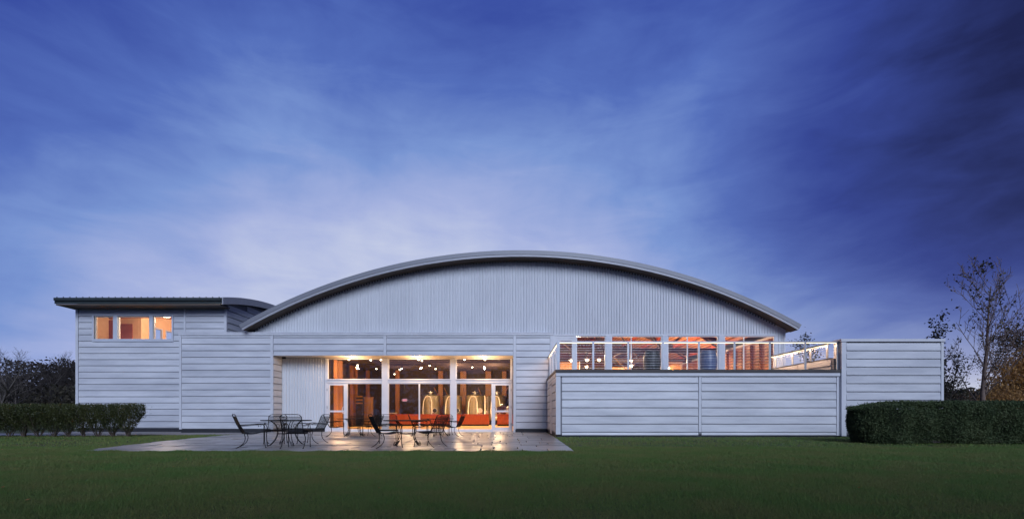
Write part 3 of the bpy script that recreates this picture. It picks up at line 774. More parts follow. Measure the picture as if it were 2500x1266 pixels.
# --- interior of the glazed hall
HX0, HX1, HYB = WX0 + 0.17, 1.72, 20.0
box('hall_floor', M['floor_wood'], bld, HX0, HX1, RY + 0.145, HYB, -0.05, 0.02)
box('hall_ceiling', M['int_ceil'], bld, HX0, HX1, RY + 0.31, HYB, 5.10, 5.16)
box('hall_wall', M['int_dark'], bld, HX0, HX1, HYB, HYB + 0.1, 0.0, 5.1)
box('hall_wall', M['int_dark'], bld, HX1, HX1 + 0.1, AY + 0.08, HYB, 0.0, 5.08)
box('hall_wall', M['int_dark'], bld, OX1 + 0.13, HX1, RY + 0.02, RY + 0.12, 0.0, 5.08)
box('hall_wall', M['int_dark'], bld, HX0, -10.2, RY + 0.11, RY + 0.2, 0.0, 5.08)
box('hall_wall', M['int_dark'], bld, HX0, OX1 + 0.13, RY + 0.30, RY + 0.33, 4.07, 5.10)
def wcol(px, d, w, dep=0.25, top=4.95):
    X = gx(px, d)
    return box('board_column', M['slat'], bld, X - w / 2, X + w / 2, gy(d), gy(d) + dep, 0.02, top)
for px, d, w in ((818.5, 35.6, 0.24), (829, 36.2, 0.34), (857, 39.5, 0.22), (867, 40.3, 0.26), (897, 44.2, 0.34), (970, 44.0, 0.36), (1075.5, 44.6, 0.42), (1131, 44.8, 0.55), (1192, 44.8, 0.52), (1231, 44.9, 0.4)):
    wcol(px, d, w)
for a, b in ((1084, 1098), (1132, 1118), (1167, 1180), (1240, 1225), (1060, 1075)):
    MB().tube([(gx(a, 44.3), gy(44.3), gz(945, 44.3)), (gx(b, 44.3), gy(44.3), gz(975, 44.3))], 0.035, 5).build('brace', M['slat'], bld)
for i in range(9): box('ceiling_joist', M['int_ceil'], bld, HX0 + 0.1, HX1 - 0.05, 3.0 + i * 1.9, 3.12 + i * 1.9, 4.93, 5.098)

# ceiling spotlights in the hall
proto = None
spots = [(852, 875, 28.5), (873, 889, 34), (905, 876.5, 30), (930, 876, 31), (919, 898, 36), (976, 900, 36), (981, 897, 36.5), (963, 911, 41), (1049, 890, 34), (1063.5, 898, 36), (1022, 875.5, 29), (1030, 878, 30), (1153, 894, 36), (1134, 875, 29), (1184, 875.5, 29.5), (945, 889, 33)]
ORD = ('first', 'second', 'third', 'fourth', 'fifth', 'sixth', 'seventh', 'eighth', 'ninth', 'tenth', 'eleventh', 'twelfth')
spots.sort()
LBS = 'small glowing spotlight hanging from the dark ceiling inside the glazed hall'
for i, (px, py, d) in enumerate(spots):
    X, Y, Z = gx(px, d), gy(d), min(gz(py, d), 4.85)
    if proto is None:
        proto = empty('ceiling_spotlight', (X, Y, Z), 0, LBS, 'spotlight', 'ceiling spotlights in the glazed hall')
        MB().tube([(0, 0, 0.08), (0, 0, 0.6)], 0.012, 5).build('rod', M['black'], proto)
        MB().lathe([(0.03, 0.14), (0.06, 0.10), (0.07, -0.02), (0.06, -0.03)], 12).build('housing', M['black'], proto)
        MB().lathe([(0.05, -0.032), (0.055, -0.06), (0.02, -0.085)], 12).build('bulb', M['bulb'], proto)
        o = proto
    else:
        o = copy_tree(proto); o.location = (X, Y, Z)
    bay = 'left' if px < 941 else ('middle' if px < 1107 else 'right')
    k_ = sum(1 for q in spots[:i] if ('left' if q[0] < 941 else ('middle' if q[0] < 1107 else 'right')) == bay)
    o['label'] = f'{ORD[k_]} ceiling spotlight from the left seen through the {bay} transom window'
for loc, e in (((-11.3, 8.6, 4.6), 260), ((-9.0, 4.5, 4.7), 240), ((-4.5, 4.2, 4.7), 260), ((-1.2, 5.0, 4.7), 260), ((-8.2, 13.5, 4.6), 140), ((-4.6, 13.6, 4.5), 420), ((-1.4, 13.6, 4.5), 420)):
    l = bpy.data.lights.new('hall_spot', 'SPOT'); l.energy = e * 9; l.color = (1.0, 0.66, 0.36); l.spot_size = R(110); l.spot_blend = 0.7; l.shadow_soft_size = 0.07
    lo_ = bpy.data.objects.new('hall_spot', l); lo_.location = loc; C.objects.link(lo_)
for loc in ((-12.4, 9.2, 4.3), (-4.5, 14.0, 4.4), (-1.5, 14.0, 4.4)):
    lamp('POINT', 'hall_fill', loc, 300, (1.0, 0.6, 0.32), 0.1)

for X_ in (-6.9, -4.8, -3.0, -1.2): lamp('POINT', 'tank_fill', (X_, 15.0, 3.5), 90, (1.0, 0.70, 0.38), 0.08)  # unseen lamps added to brighten the tanks
for X_ in (-7.5, -4.0, -1.0): lamp('POINT', 'bar_light', (X_, 10.5, 3.6), 170, (1.0, 0.64, 0.34), 0.1)
for X_, Y_ in ((-11.0, 5.5), (-6.5, 7.0), (-2.5, 7.5), (-9.5, 15.5)): lamp('POINT', 'hall_fill', (X_, Y_, 4.2), 150, (1.0, 0.58, 0.34), 0.15)  # unseen fill lamps added to lift the whole hall
# tanks
M['tank'] = mat('tank_steel', (0.40, 0.35, 0.25), (0.30, 0.26, 0.18), 0.34, 0.85, 3, (1, 1, 0.2), 0.02, 40)
def tank(px, d, label, hose=True, manway='closed'):
    t = empty('steel_tank', (gx(px, d), gy(d), 0.02), 0, label, 'tank', 'steel tanks behind the bar')
    b = MB().lathe([(0.74, 0.42), (0.80, 0.50), (0.80, 1.54), (0.812, 1.55), (0.812, 1.60), (0.80, 1.61), (0.80, 2.05), (0.81, 2.06), (0.81, 2.10), (0.80, 2.11), (0.80, 2.46), (0.84, 2.47), (0.84, 2.52), (0.45, 2.64), (0.16, 2.70)], 36).build('body', M['tank'], t, smooth=False)
    MB().lathe([(0.14, 2.70), (0.14, 2.80), (0.24, 2.81), (0.24, 2.87), (0.05, 2.88), (0.04, 2.95)], 16).build('lid', M['steel'], t)
    for k in range(4):
        a = math.pi / 4 + k * math.pi / 2
        MB().tube([(0.6 * math.cos(a), 0.6 * math.sin(a), 0.5), (0.66 * math.cos(a), 0.66 * math.sin(a), 0.0)], 0.05, 6).build('leg', M['steel'], t)
    if hose:
        pts = [(-0.48, -0.72, 0.6), (-0.53, -0.74, 1.2), (-0.46, -0.76, 2.0), (-0.30, -0.80, 2.40), (-0.06, -0.84, 2.52), (0.14, -0.84, 2.38), (0.24, -0.84, 2.0), (0.27, -0.86, 1.2), (0.22, -0.86, 0.6)]
        MB().tube(pts, 0.045, 6).build('hose', M['hose'], t, smooth=True)
    mw = MB()
    for rr, yy in ((0.19, -0.80), (0.22, -0.84), (0.19, -0.86)): pass
    mw.tube([(0.46, -0.55, 1.26), (0.50, -0.86, 1.26)], [0.22, 0.22], 16)
    mo = mw.build('manway', M['steel'], t)
    MB().tube([(0.50, -0.862, 1.26), (0.502, -0.885, 1.26)], [0.175, 0.175], 16).build('hatch', M['black'] if manway == 'open' else M['steel'], mo)
    MB().box(-0.2, 0.2, -0.83, -0.80, 0.60, 0.72).build('nameplate', M['hose'], t)
    MB().tube([(0.0, -0.8, 0.55), (0.0, -0.95, 0.55), (0.0, -0.95, 0.45)], 0.03, 6).build('valve', M['steel'], t)
    return t
tank(1051, 42.0, 'steel tank right beside the thin mullion of the middle glass bay, with a black hatch', manway='open')
tank(1105, 42.2, 'steel tank partly hidden by the wide white post right of the middle glass bay', manway='open')
tank(1159.5, 42.2, 'steel tank seen whole in the right glass bay, under its arched cream hose')
tank(1214, 42.4, 'steel tank behind the right glass door, its hose bent over the lid')
MB().tube([(gx(1184, 41.5), gy(41.5), 0.02), (gx(1184, 41.5), gy(41.5), 2.3), (gx(1183, 41.5), gy(41.5), 2.55)], 0.05, 6).build('standpipe', M['hose'], bld)
MB().tube([(gx(1190, 42.3), gy(42.3), 0.02), (gx(1190, 42.3), gy(42.3), 2.5)], 0.10, 8).build('standpipe', M['steel'], bld)

def counter(px0, px1, d, label):
    x0, x1 = gx(px0, d), gx(px1, d)
    t = empty('bar_counter', ((x0 + x1) / 2, gy(d), 0.02), 0, label, 'bar counter', 'red wooden bar counters')
    w = (x1 - x0) / 2
    MB().box(-w + 0.02, w - 0.02, 0.06, 0.65, 0.0, 0.14).build('toe_kick', M['black'], t)
    MB().box(-w, w, 0.02, 0.68, 0.14, 0.90).build('cabinet', M['redwood'], t)
    n = max(2, int(w * 2 / 0.145)); p = 2 * w / n
    bm_ = MB().box(0.004, p - 0.004, 0.0, 0.022, 0.145, 0.895).mesh('front_board', M['redwood'])
    for i in range(n): link('front_board', bm_, t, (-w + i * p, 0, 0))
    MB().box(-w - 0.04, w + 0.04, -0.05, 0.72, 0.902, 0.95).build('top', M['redwood'], t)
    return t
c1 = counter(948, 1193.5, 38.5, 'long red wooden bar counter in front of the steel tanks')
c2 = counter(1213.5, 1262, 38.5, 'short red wooden bar counter behind the right glass door')
glass_p = None
for i, (px, d) in enumerate(((1168, 38.6), (1172, 38.9), (1176, 38.6), (1188, 38.7), (1191, 38.6), (1216, 38.7), (1220, 38.6), (1223, 38.9), (1228, 38.6), (1233, 38.7), (1237, 38.6), (1240, 38.9))):
    if glass_p is None:
        me = MB().lathe([(0.04, 0.0), (0.006, 0.008), (0.006, 0.09), (0.035, 0.11), (0.045, 0.15), (0.036, 0.21), (0.033, 0.21), (0.040, 0.15), (0.03, 0.115)], 10, cap=False).mesh('wine_glass', M['steel'], True)
        glass_p = me
    o = link('wine_glass', glass_p, None, (gx(px, d), gy(d) + 0.05, 0.972))
    tag(o, f'{ORD[i]} tiny wine glass from the left along the red bar counters', 'wine glass', 'wine glasses on the bar counters')
t = empty('coffee_machine', (gx(1226, 38.7), gy(38.7) + 0.35, 0.972), 0, 'dark maroon box-shaped machine on the short bar counter behind the right glass door', 'machine')
MB().box(-0.42, 0.42, -0.22, 0.22, 0.05, 0.62).build('body', M['machine'], t)
for sx in (-0.36, 0.36): MB().box(sx - 0.03, sx + 0.03, -0.2, 0.2, 0, 0.05).build('foot', M['black'], t)
MB().tube([(-0.2, 0, 0.62), (-0.2, 0, 0.75), (0.0, 0, 0.78), (0.0, 0, 0.62)], 0.02, 6).build('top_handle', M['steel'], t)
MB().lathe([(0.05, 0), (0.05, 0.06)], 12, (0.25, -0.23, 0.30)).build('spout', M['steel'], t)
t = empty('steel_urn', (gx(1240.5, 38.4), gy(38.4) + 0.25, 0.972), 0, 'slim steel urn beside the maroon machine on the short bar counter', 'urn')
MB().lathe([(0.14, 0), (0.15, 0.03), (0.15, 0.55), (0.12, 0.60), (0.03, 0.62)], 16).build('body', M['steel'], t, smooth=False)
MB().lathe([(0.03, 0.62), (0.04, 0.66), (0.02, 0.69)], 10).build('lid_knob', M['black'], t)

t = empty('cabinet', (gx(898, 41.5), gy(41.5), 0.02), 0, 'tall honey-coloured wooden cabinet against the left wall of the hall', 'cabinet')
MB().box(-0.32, 0.32, 0.0, 0.5, 0.08, 2.36).build('carcass', M['barwood'], t)
MB().box(-0.30, 0.30, -0.025, -0.002, 0.1, 1.15).build('door', M['barwood'], t); MB().box(-0.30, 0.30, -0.025, -0.002, 1.17, 2.32).build('door', M['barwood'], t)
MB().box(-0.36, 0.36, -0.05, 0.54, 2.362, 2.42).build('cornice', M['barwood'], t); MB().box(-0.3, 0.3, 0.03, 0.48, 0, 0.08).build('base', M['black'], t)
t = empty('wall_rack', (gx(877, 40.2), gy(40.2), 0.02), 0, 'dark rack with three pale shelf boards left of the honey-coloured cabinet', 'rack')
MB().box(-0.28, 0.28, 0.02, 0.22, 0.0, 2.5).build('back_panel', M['int_dark'], t)
for z in (1.80, 2.08, 2.36): MB().box(-0.27, 0.27, -0.02, 0.018, z, z + 0.10).build('shelf', M['barwood'], t)
t = empty('low_shelf', (gx(958, 39.5), gy(39.5), 0.02), 0, 'small pale wooden box unit at the left end of the bar', 'shelf unit')
MB().box(-0.28, 0.28, 0.0, 0.3, 0.0, 1.02).build('case', M['barwood'], t); MB().box(-0.31, 0.31, -0.03, 0.33, 1.022, 1.07).build('top', M['soffit'], t)

t = empty('exit_sign', (gx(988, 43.5), gy(43.5), gz(979, 43.5)), 0, 'small lit red exit sign on the dark rear wall of the hall', 'exit sign')
MB().box(-0.20, 0.20, 0.0, 0.06, 0.0, 0.24).build('case', M['exit_face'], t)
fc = bpy.data.curves.new('exit_text', 'FONT'); fc.body = 'EXIT'; fc.size = 0.17; fc.align_x = 'CENTER'; fc.extrude = 0.004
to_ = bpy.data.objects.new('tmp', fc); C.objects.link(to_)
bpy.context.view_layer.update()
tm = bpy.data.meshes.new_from_object(to_.evaluated_get(bpy.context.evaluated_depsgraph_get()))
bpy.data.objects.remove(to_)
tm.materials.clear(); tm.materials.append(M['exit_red'])
o = link('lettering', tm, t, (0, -0.006, 0.06)); o.rotation_euler = (R(90), 0, 0)
for s_ in (-1, 1): MB().lathe([(0.03, 0), (0.04, 0.03), (0.01, 0.06)], 10, (s_ * 0.27, 0.02, 0.10)).build('emergency_lamp', M['exit_face'], t)
MB().tube([(0, 0.03, 0.3), (0, 0.03, 2.9)], 0.012, 5).build('hanger', M['black'], t)

# --- interior behind the terrace windows
UX0, UX1 = 1.83, WX1 - 0.17
box('upper_floor', M['floor_wood'], bld, UX0, UX1, AY + 0.11, BY - 0.35, 2.58, 2.68)
box('upper_wall', M['int_red'], bld, UX0, UX0 + 0.05, AY + 0.11, BY - 0.32, 2.68, 8.6)
box('upper_wall', M['int_red'], bld, UX1 - 0.06, UX1, AY + 0.11, BY - 0.32, 2.68, 5.1)
for i in range(9):
    y_ = 1.2 + i * 1.05
    o = MB().box(UX1 - 0.20, UX1 - 0.065, y_, y_ + 0.42, 2.69, 5.0).build('board_column', M['slat'], bld)
for ty in (6.5, 12.5, 19.0):
    tb = MB(); tb.box(UX0 + 0.06, UX1 - 0.22, ty, ty + 0.22, 5.00, 5.28)
    tr_ = tb.build('truss', M['beam'], bld)
    arc_band(ty - 0.02, ty + 0.24, 0.305, 0.56, x0=UX0 + 0.1, x1=UX1 - 0.25, n=24).build('top_chord', M['beam'], tr_)
    xs = [UX0 + 0.3 + (UX1 - UX0 - 0.8) * i / 6 for i in range(7)]
    for i in range(6):
        a, b = (xs[i], 5.28), (xs[i + 1], arc(xs[i + 1], 0.5))
        if i % 2: a, b = (xs[i + 1], 5.28), (xs[i], arc(xs[i], 0.5))
        MB().tube([(a[0], ty + 0.1, a[1] - 0.05), (b[0], ty + 0.1, b[1])], 0.075, 4).build('web_brace', M['beam'], tr_)
for i in range(10):
    t_a = math.asin((UX0 + 0.7 + i * 1.28 - AC) / AR)
    x_ = AC + (AR - 0.38) * math.sin(t_a); z_ = ZAP - AR + (AR - 0.38) * math.cos(t_a)
    box('purlin', M['redwood'], bld, x_ - 0.05, x_ + 0.05, 1.0, BY - 0.5, z_ - 0.16, z_ + 0.04)
for (ax, ay, az_), (bx_, by_, bz_) in (((gx(1361, 29), gy(29), gz(827, 29)), (gx(1393, 29), gy(29), gz(853, 29))), ((gx(1500, 32), gy(32), gz(868, 32)), (gx(1540, 32), gy(32), gz(850, 32))), ((gx(1497, 30), gy(30), gz(870, 30)), (gx(1530, 30), gy(30), gz(902, 30)))):
    MB().tube([(ax, ay, az_), (bx_, by_, bz_)], 0.035, 5).build('tie_rod', M['steel'], bld)
# pendant lamps upstairs
pen = None
pend = [(1433, 878, 34.0), (1462.5, 878, 34.2), (1541, 892, 31.0), (1395, 879, 33.0), (1432, 895, 38.0), (1541, 880, 36.0), (1632, 897, 36.0)]
plab = ['left one of a bright pair of pendant lamps behind the terrace rail', 'right one of a bright pair of pendant lamps behind the terrace rail', 'low bright pendant lamp left of the dark barrel', 'small pendant lamp beside the terrace door frame', 'low pendant lamp beneath the bright pair', 'pendant lamp above the low one left of the dark barrel', 'small pendant lamp between the dark barrel and the blue barrel']
for (px, py, d), lb in zip(pend, plab):
    loc = (gx(px, d), gy(d), gz(py, d))
    L_ = arc(loc[0], 0.3) - loc[2]
    o = empty('pendant_lamp', loc, 0, lb, 'pendant lamp', 'pendant lamps behind the terrace windows')
    MB().tube([(0, 0, 0.16), (0, 0, L_)], 0.010, 4).build('cord', M['black'], o)
    if pen is None: pen = (MB().lathe([(0.03, 0.20), (0.05, 0.14), (0.20, 0.03), (0.205, 0.02), (0.05, 0.12)], 16, cap=False).mesh('lamp_shade', M['steel']), MB().lathe([(0.03, 0.10), (0.085, 0.03), (0.09, -0.02), (0.05, -0.08), (0.01, -0.10)], 12).mesh('bulb', M['bulb']))
    link('lamp_shade', pen[0], o); link('bulb', pen[1], o)
    lamp('POINT', 'pendant_light', (loc[0], loc[1], loc[2] - 0.18), 110, (1.0, 0.70, 0.40), 0.06)
lamp('POINT', 'ceiling_uplight', (6.2, 13.0, 5.9), 1600, (1.0, 0.68, 0.36), 0.15)
lamp('POINT', 'ceiling_uplight', (10.6, 8.0, 5.6), 900, (1.0, 0.60, 0.38), 0.15)
lamp('POINT', 'ceiling_uplight', (4.0, 4.0, 4.4), 320, (1.0, 0.66, 0.36), 0.15)
for i in range(4): lamp('POINT', 'wall_uplight', (UX1 - 0.45, 1.4 + i * 2.3, 2.85), 60, (1.0, 0.55, 0.30), 0.05)
# a sideboard and a bright back bar upstairs
t = empty('back_bar', (gx(1385, 36), gy(36), 2.685), 0, 'brightly lit shelf unit behind the terrace door', 'shelf unit')
MB().box(-0.9, 0.9, 0.25, 0.5, 0, 2.2).build('back_panel', M['barwood'], t)
for z in (0.05, 0.75, 1.4, 2.05): MB().box(-0.9, 0.9, 0.0, 0.248, z, z + 0.06).build('shelf', M['barwood'], t)
for sx in (-0.95, 0.9): MB().box(sx, sx + 0.05, 0.0, 0.5, 0, 2.2).build('side_panel', M['frame'], t)
lamp('POINT', 'back_bar_light', (gx(1388, 35.2), gy(35.2), 3.9), 70, (1.0, 0.72, 0.42), 0.1)
t = empty('back_bar', (gx(1512, 37), gy(37), 2.685), 0, 'brightly lit shelf unit left of the dark barrel', 'shelf unit')
MB().box(-0.9, 0.9, 0.25, 0.5, 0, 1.9).build('back_panel', M['barwood'], t)
for z in (0.05, 0.75, 1.4): MB().box(-0.9, 0.9, 0.0, 0.248, z, z + 0.06).build('shelf', M['barwood'], t)
for sx in (-0.95, 0.9): MB().box(sx, sx + 0.05, 0.0, 0.5, 0, 1.9).build('side_panel', M['frame'], t)
lamp('POINT', 'back_bar_light', (gx(1512, 36.2), gy(36.2), 3.8), 60, (1.0, 0.72, 0.42), 0.1)
t = empty('fireplace', (gx(1648, 36), gy(36), 2.685), 0, 'framed glowing hearth between the dark barrel and the blue barrel', 'fireplace')
fr = MB(); fr.box(-0.55, -0.47, 0, 0.3, 0, 2.15); fr.box(0.47, 0.55, 0, 0.3, 0, 2.15); fr.box(-0.47, 0.47, 0, 0.3, 2.05, 2.15); fr.build('surround', M['steel'], t)
MB().box(-0.47, 0.47, 0.2, 0.3, 0, 2.05).build('hearth', M['barwood'], t)

# ------------------------------------------------------------------ terrace railing
ZR = 3.945
rail = empty('terrace_railing', (0, TY, 2.785), 0, 'steel cable railing with a glowing handrail along the terrace edge', 'railing')
RYF = TY + 0.02
def rel(p): return (p[0], p[1] - TY, p[2] - 2.785)
def rtube(mb, pts, r, n=6): return mb.tube([rel(p) for p in pts], r, n)
def rbox(mb, x0, x1, y0, y1, z0, z1): return mb.box(x0, x1, y0 - TY, y1 - TY, z0 - 2.785, z1 - 2.785)
pxs = [1363, 1448.5, 1534, 1619, 1706.5, 1793.5, 1880, 1966.5, 2045]
for px in pxs:
    X = gx(px, TD); w = 0.065 if px == 1363 else 0.04
    rbox(MB(), X - w, X + w, RYF - 0.02, RYF + 0.02, 2.787, ZR - 0.03).build('post', M['rail'], rail)
xa, xb = gx(1360, TD), gx(2051, TD)
rbox(MB(), xa, xb, RYF - 0.045, RYF + 0.045, ZR - 0.028, ZR + 0.028).build('handrail', M['rail'], rail)
for a, b in zip(pxs[:-1], pxs[1:]):
    rbox(MB(), gx(a, TD) + 0.05, gx(b, TD) - 0.05, RYF - 0.02, RYF + 0.02, ZR - 0.052, ZR - 0.030).build('light_strip', M['led'], rail)
for i in range(10):
    z = 2.86 + (ZR - 0.14 - 2.86) * i / 9
    rtube(MB(), [(xa + 0.02, RYF, z), (xb - 0.05, RYF, z)], 0.0055, 4).build('cable', M['cable'], rail)
# short west return
XW = gx(1363, TD)
for yy in (TY + 1.7, TY + 3.4, -0.12):
    rbox(MB(), XW - 0.02, XW + 0.02, yy - 0.04, yy + 0.04, 2.787, ZR - 0.03).build('post', M['rail'], rail)
rbox(MB(), XW - 0.045, XW + 0.045, RYF + 0.047, -0.08, ZR - 0.028, ZR + 0.028).build('handrail', M['rail'], rail)
rbox(MB(), XW - 0.02, XW + 0.02, RYF + 0.06, -0.17, ZR - 0.052, ZR - 0.030).build('light_strip', M['led'], rail)
for i in range(10):
    z = 2.86 + (ZR - 0.14 - 2.86) * i / 9
    rtube(MB(), [(XW, RYF + 0.03, z), (XW, -0.10, z)], 0.0055, 4).build('cable', M['cable'], rail)
rail2 = empty('parapet_railing', (PX - 0.05, TY, 3.33), 0, 'receding cable railing on top of the lit terrace parapet wall', 'railing')
def r2(mb, x0, x1, y0, y1, z0, z1): return mb.box(x0 - PX + 0.05, x1 - PX + 0.05, y0 - TY, y1 - TY, z0 - 3.33, z1 - 3.33)
xr = PX - 0.05
for d in (20.75, 21.9, 23.3, 24.8):
    r2(MB(), xr - 0.02, xr + 0.02, gy(d) - 0.05, gy(d) + 0.05, 3.332, ZR - 0.03).build('post', M['rail'], rail2)
r2(MB(), xr - 0.045, xr + 0.045, gy(20.6), AY - 0.1, ZR - 0.028, ZR + 0.028).build('handrail', M['deckedge'], rail2)
r2(MB(), xr - 0.02, xr + 0.02, gy(20.7), AY - 0.15, ZR - 0.052, ZR - 0.030).build('light_strip', M['led'], rail2)
for i in range(5):
    z = 3.40 + 0.44 * i / 4
    MB().tube([(0, gy(20.65) - TY, z - 3.33), (0, AY - 0.12 - TY, z - 3.33)], 0.005, 4).build('cable', M['cable'], rail2)

# area lamps added along the rails to light the parapet and block wall
def strip_light(name, loc, length, e, rot):
    l = bpy.data.lights.new(name, 'AREA'); l.shape = 'RECTANGLE'; l.size = 0.03; l.size_y = length; l.energy = e; l.color = (1.0, 0.60, 0.36)
    o_ = bpy.data.objects.new(name, l); o_.location = loc; o_.rotation_euler = rot; C.objects.link(o_)
strip_light('rail_fill_light', (PX - 0.22, (TY + AY) / 2, ZR - 0.06), 5.0, 75, (0, R(-15), 0))  # set inward of its strip so the parapet face is lit
strip_light('rail_fill_light', (XW, TY / 2, ZR - 0.055), 4.6, 26, (0, 0, 0))
# barrels on the terrace
def barrel(px, d, body, hoop, label):
    t = empty('wine_barrel', (gx(px, d), gy(d), 2.702), 0, label, 'barrel', 'barrels on the terrace')
    prof = [(0.29, 0.0), (0.30, 0.02)] + [(0.30 + 0.075 * math.sin(math.pi * (z / 0.97)), z) for z in [0.06 + 0.085 * i for i in range(11)]] + [(0.30, 0.97), (0.285, 0.985), (0.27, 0.985), (0.265, 0.955)]
    MB().lathe(prof, 28).build('staves', body, t, smooth=False)
    MB().lathe([(0.266, 0.95), (0.266, 0.958)], 24).build('head', body, t)
    for z in (0.05, 0.20, 0.34, 0.62, 0.76, 0.91):
        r_ = 0.30 + 0.075 * math.sin(math.pi * ((z + 0.0) / 0.97)) + 0.006
        MB().lathe([(r_ - 0.02, z - 0.022), (r_, z - 0.02), (r_ , z + 0.02), (r_ - 0.02, z + 0.022)], 28, cap=False).build('hoop', hoop, t)
    return t
barrel(1592, 21.1, M['barrel_dark'], M['hoop'], 'near-black wine barrel behind the terrace railing')
barrel(1728.5, 21.1, M['barrel_blue'], M['hoop_blue'], 'dusky blue wine barrel behind the terrace railing')

# ------------------------------------------------------------------ patio furniture
def arcpts(pts, n=6):
    """smooth a polyline (Catmull-Rom)"""
    P = [Vector(p) for p in pts]; P = [P[0] * 2 - P[1]] + P + [P[-1] * 2 - P[-2]]
    out = []
    for i in range(1, len(P) - 2):
        for k in range(n):
            t = k / n
            out.append(0.5 * ((2 * P[i]) + (P[i + 1] - P[i - 1]) * t + (2 * P[i - 1] - 5 * P[i] + 4 * P[i + 1] - P[i + 2]) * t * t + (3 * P[i] - P[i - 1] - 3 * P[i + 1] + P[i + 2]) * t ** 3))
    out.append(P[-2])
    return out
def make_chair():
    t = empty('patio_chair', (0, 0, 0), 0, 'x', 'chair', 'black iron chairs on the patio')
    w = 0.27; r = 0.0105
    def bk(u):    # back plane: u 0 at the seat, 1 at the top
        return Vector((-0.25 - 0.24 * u - 0.02 * math.sin(math.pi * u), 0, 0.40 + 0.51 * u))
    path = [bk(0) + Vector((0, -w, 0)), bk(0.5) + Vector((0, -w, 0)), bk(0.88) + Vector((0, -w, 0)), bk(0.98) + Vector((0, -w + 0.05, 0)), bk(1.0) + Vector((0, -w + 0.11, 0)),
            bk(1.0) + Vector((0, w - 0.11, 0)), bk(0.98) + Vector((0, w - 0.05, 0)), bk(0.88) + Vector((0, w, 0)), bk(0.5) + Vector((0, w, 0)), bk(0) + Vector((0, w, 0))]
    m_ = MB().tube(path, r, 6); a_, b_ = bk(0.88), bk(0.88)
    m_.tube([a_ + Vector((0, -w, 0)), b_ + Vector((0, w, 0))], 0.007, 5)
    bo = m_.build('backrest', M['iron'], t, smooth=True)
    ms = MB()
    for i in range(1, 24):
        yy = -w + 2 * w * i / 24
        ms.tube([bk(u) + Vector((0, yy, 0)) for u in (0.0, 0.45, 0.88)], 0.0034, 3, False)
    for i in range(1, 22):
        u = 0.88 * i / 22
        ms.tube([bk(u) + Vector((0, -w, 0)), bk(u) + Vector((0, w, 0))], 0.0034, 3, False)
    ms.build('mesh_panel', M['iron'], bo)
    def st(u): return Vector((-0.25 + 0.53 * u, 0, 0.40 - 0.035 * math.sin(math.pi * min(u * 1.1, 1)) + 0.035 * u - 0.03 * max(u - 0.9, 0) * 10 * 0.4))
    sp = [st(u / 8) for u in range(9)]
    m_ = MB()
    for s_ in (-1, 1): m_.tube([p + Vector((0, s_ * w, 0)) for p in sp], r, 6)
    m_.tube([sp[-1] + Vector((0, -w, 0)), sp[-1] + Vector((0, w, 0))], r, 6); m_.tube([sp[0] + Vector((0, -w, 0)), sp[0] + Vector((0, w, 0))], r, 6)
    so = m_.build('seat', M['iron'], t, smooth=True)
    ms = MB()
    for i in range(1, 24):
        yy = -w + 2 * w * i / 24
        ms.tube([p + Vector((0, yy, 0)) for p in sp[::2]], 0.0034, 3, False)
    for i in range(1, 24):
        p = st(i / 24)
        ms.tube([p + Vector((0, -w, 0)), p + Vector((0, w, 0))], 0.0034, 3, False)
    ms.build('mesh_panel', M['iron'], so)
    for s_ in (-1, 1):
        yy = s_ * (w + 0.02)
        p0 = bk(0.42) + Vector((0, s_ * w, 0))
        MB().tube(arcpts([p0, (-0.15, yy, 0.625), (0.05, yy, 0.645), (0.18, yy, 0.645), (0.26, yy, 0.625), (0.30, yy, 0.56), (0.30, yy, 0.42)], 5), r, 6).tube(arcpts([bk(0.36) + Vector((0, s_ * w, 0)), (-0.12, yy, 0.60), (0.10, yy, 0.625), (0.16, yy, 0.60), (0.13, yy, 0.575)], 5), 0.007, 5).build('armrest', M['iron'], t, smooth=True)
        MB().tube(arcpts([(0.30, yy, 0.44), (0.295, yy, 0.30), (0.30, yy, 0.12), (0.325, yy, 0.004)], 4), r, 6).tube([(0.325, yy, 0.0), (0.325, yy, 0.012)], 0.02, 8).tube([(0.28, s_ * w, 0.405), (0.298, yy, 0.405)], 0.008, 5).build('leg', M['iron'], t, smooth=True)
        MB().tube(arcpts([(-0.20, s_ * w, 0.385), (-0.175, yy, 0.28), (-0.20, yy, 0.16), (-0.29, yy, 0.06), (-0.385, yy, 0.004)], 4), r, 6).tube([(-0.385, yy, 0.0), (-0.385, yy, 0.012)], 0.02, 8).build('leg', M['iron'], t, smooth=True)
    return t
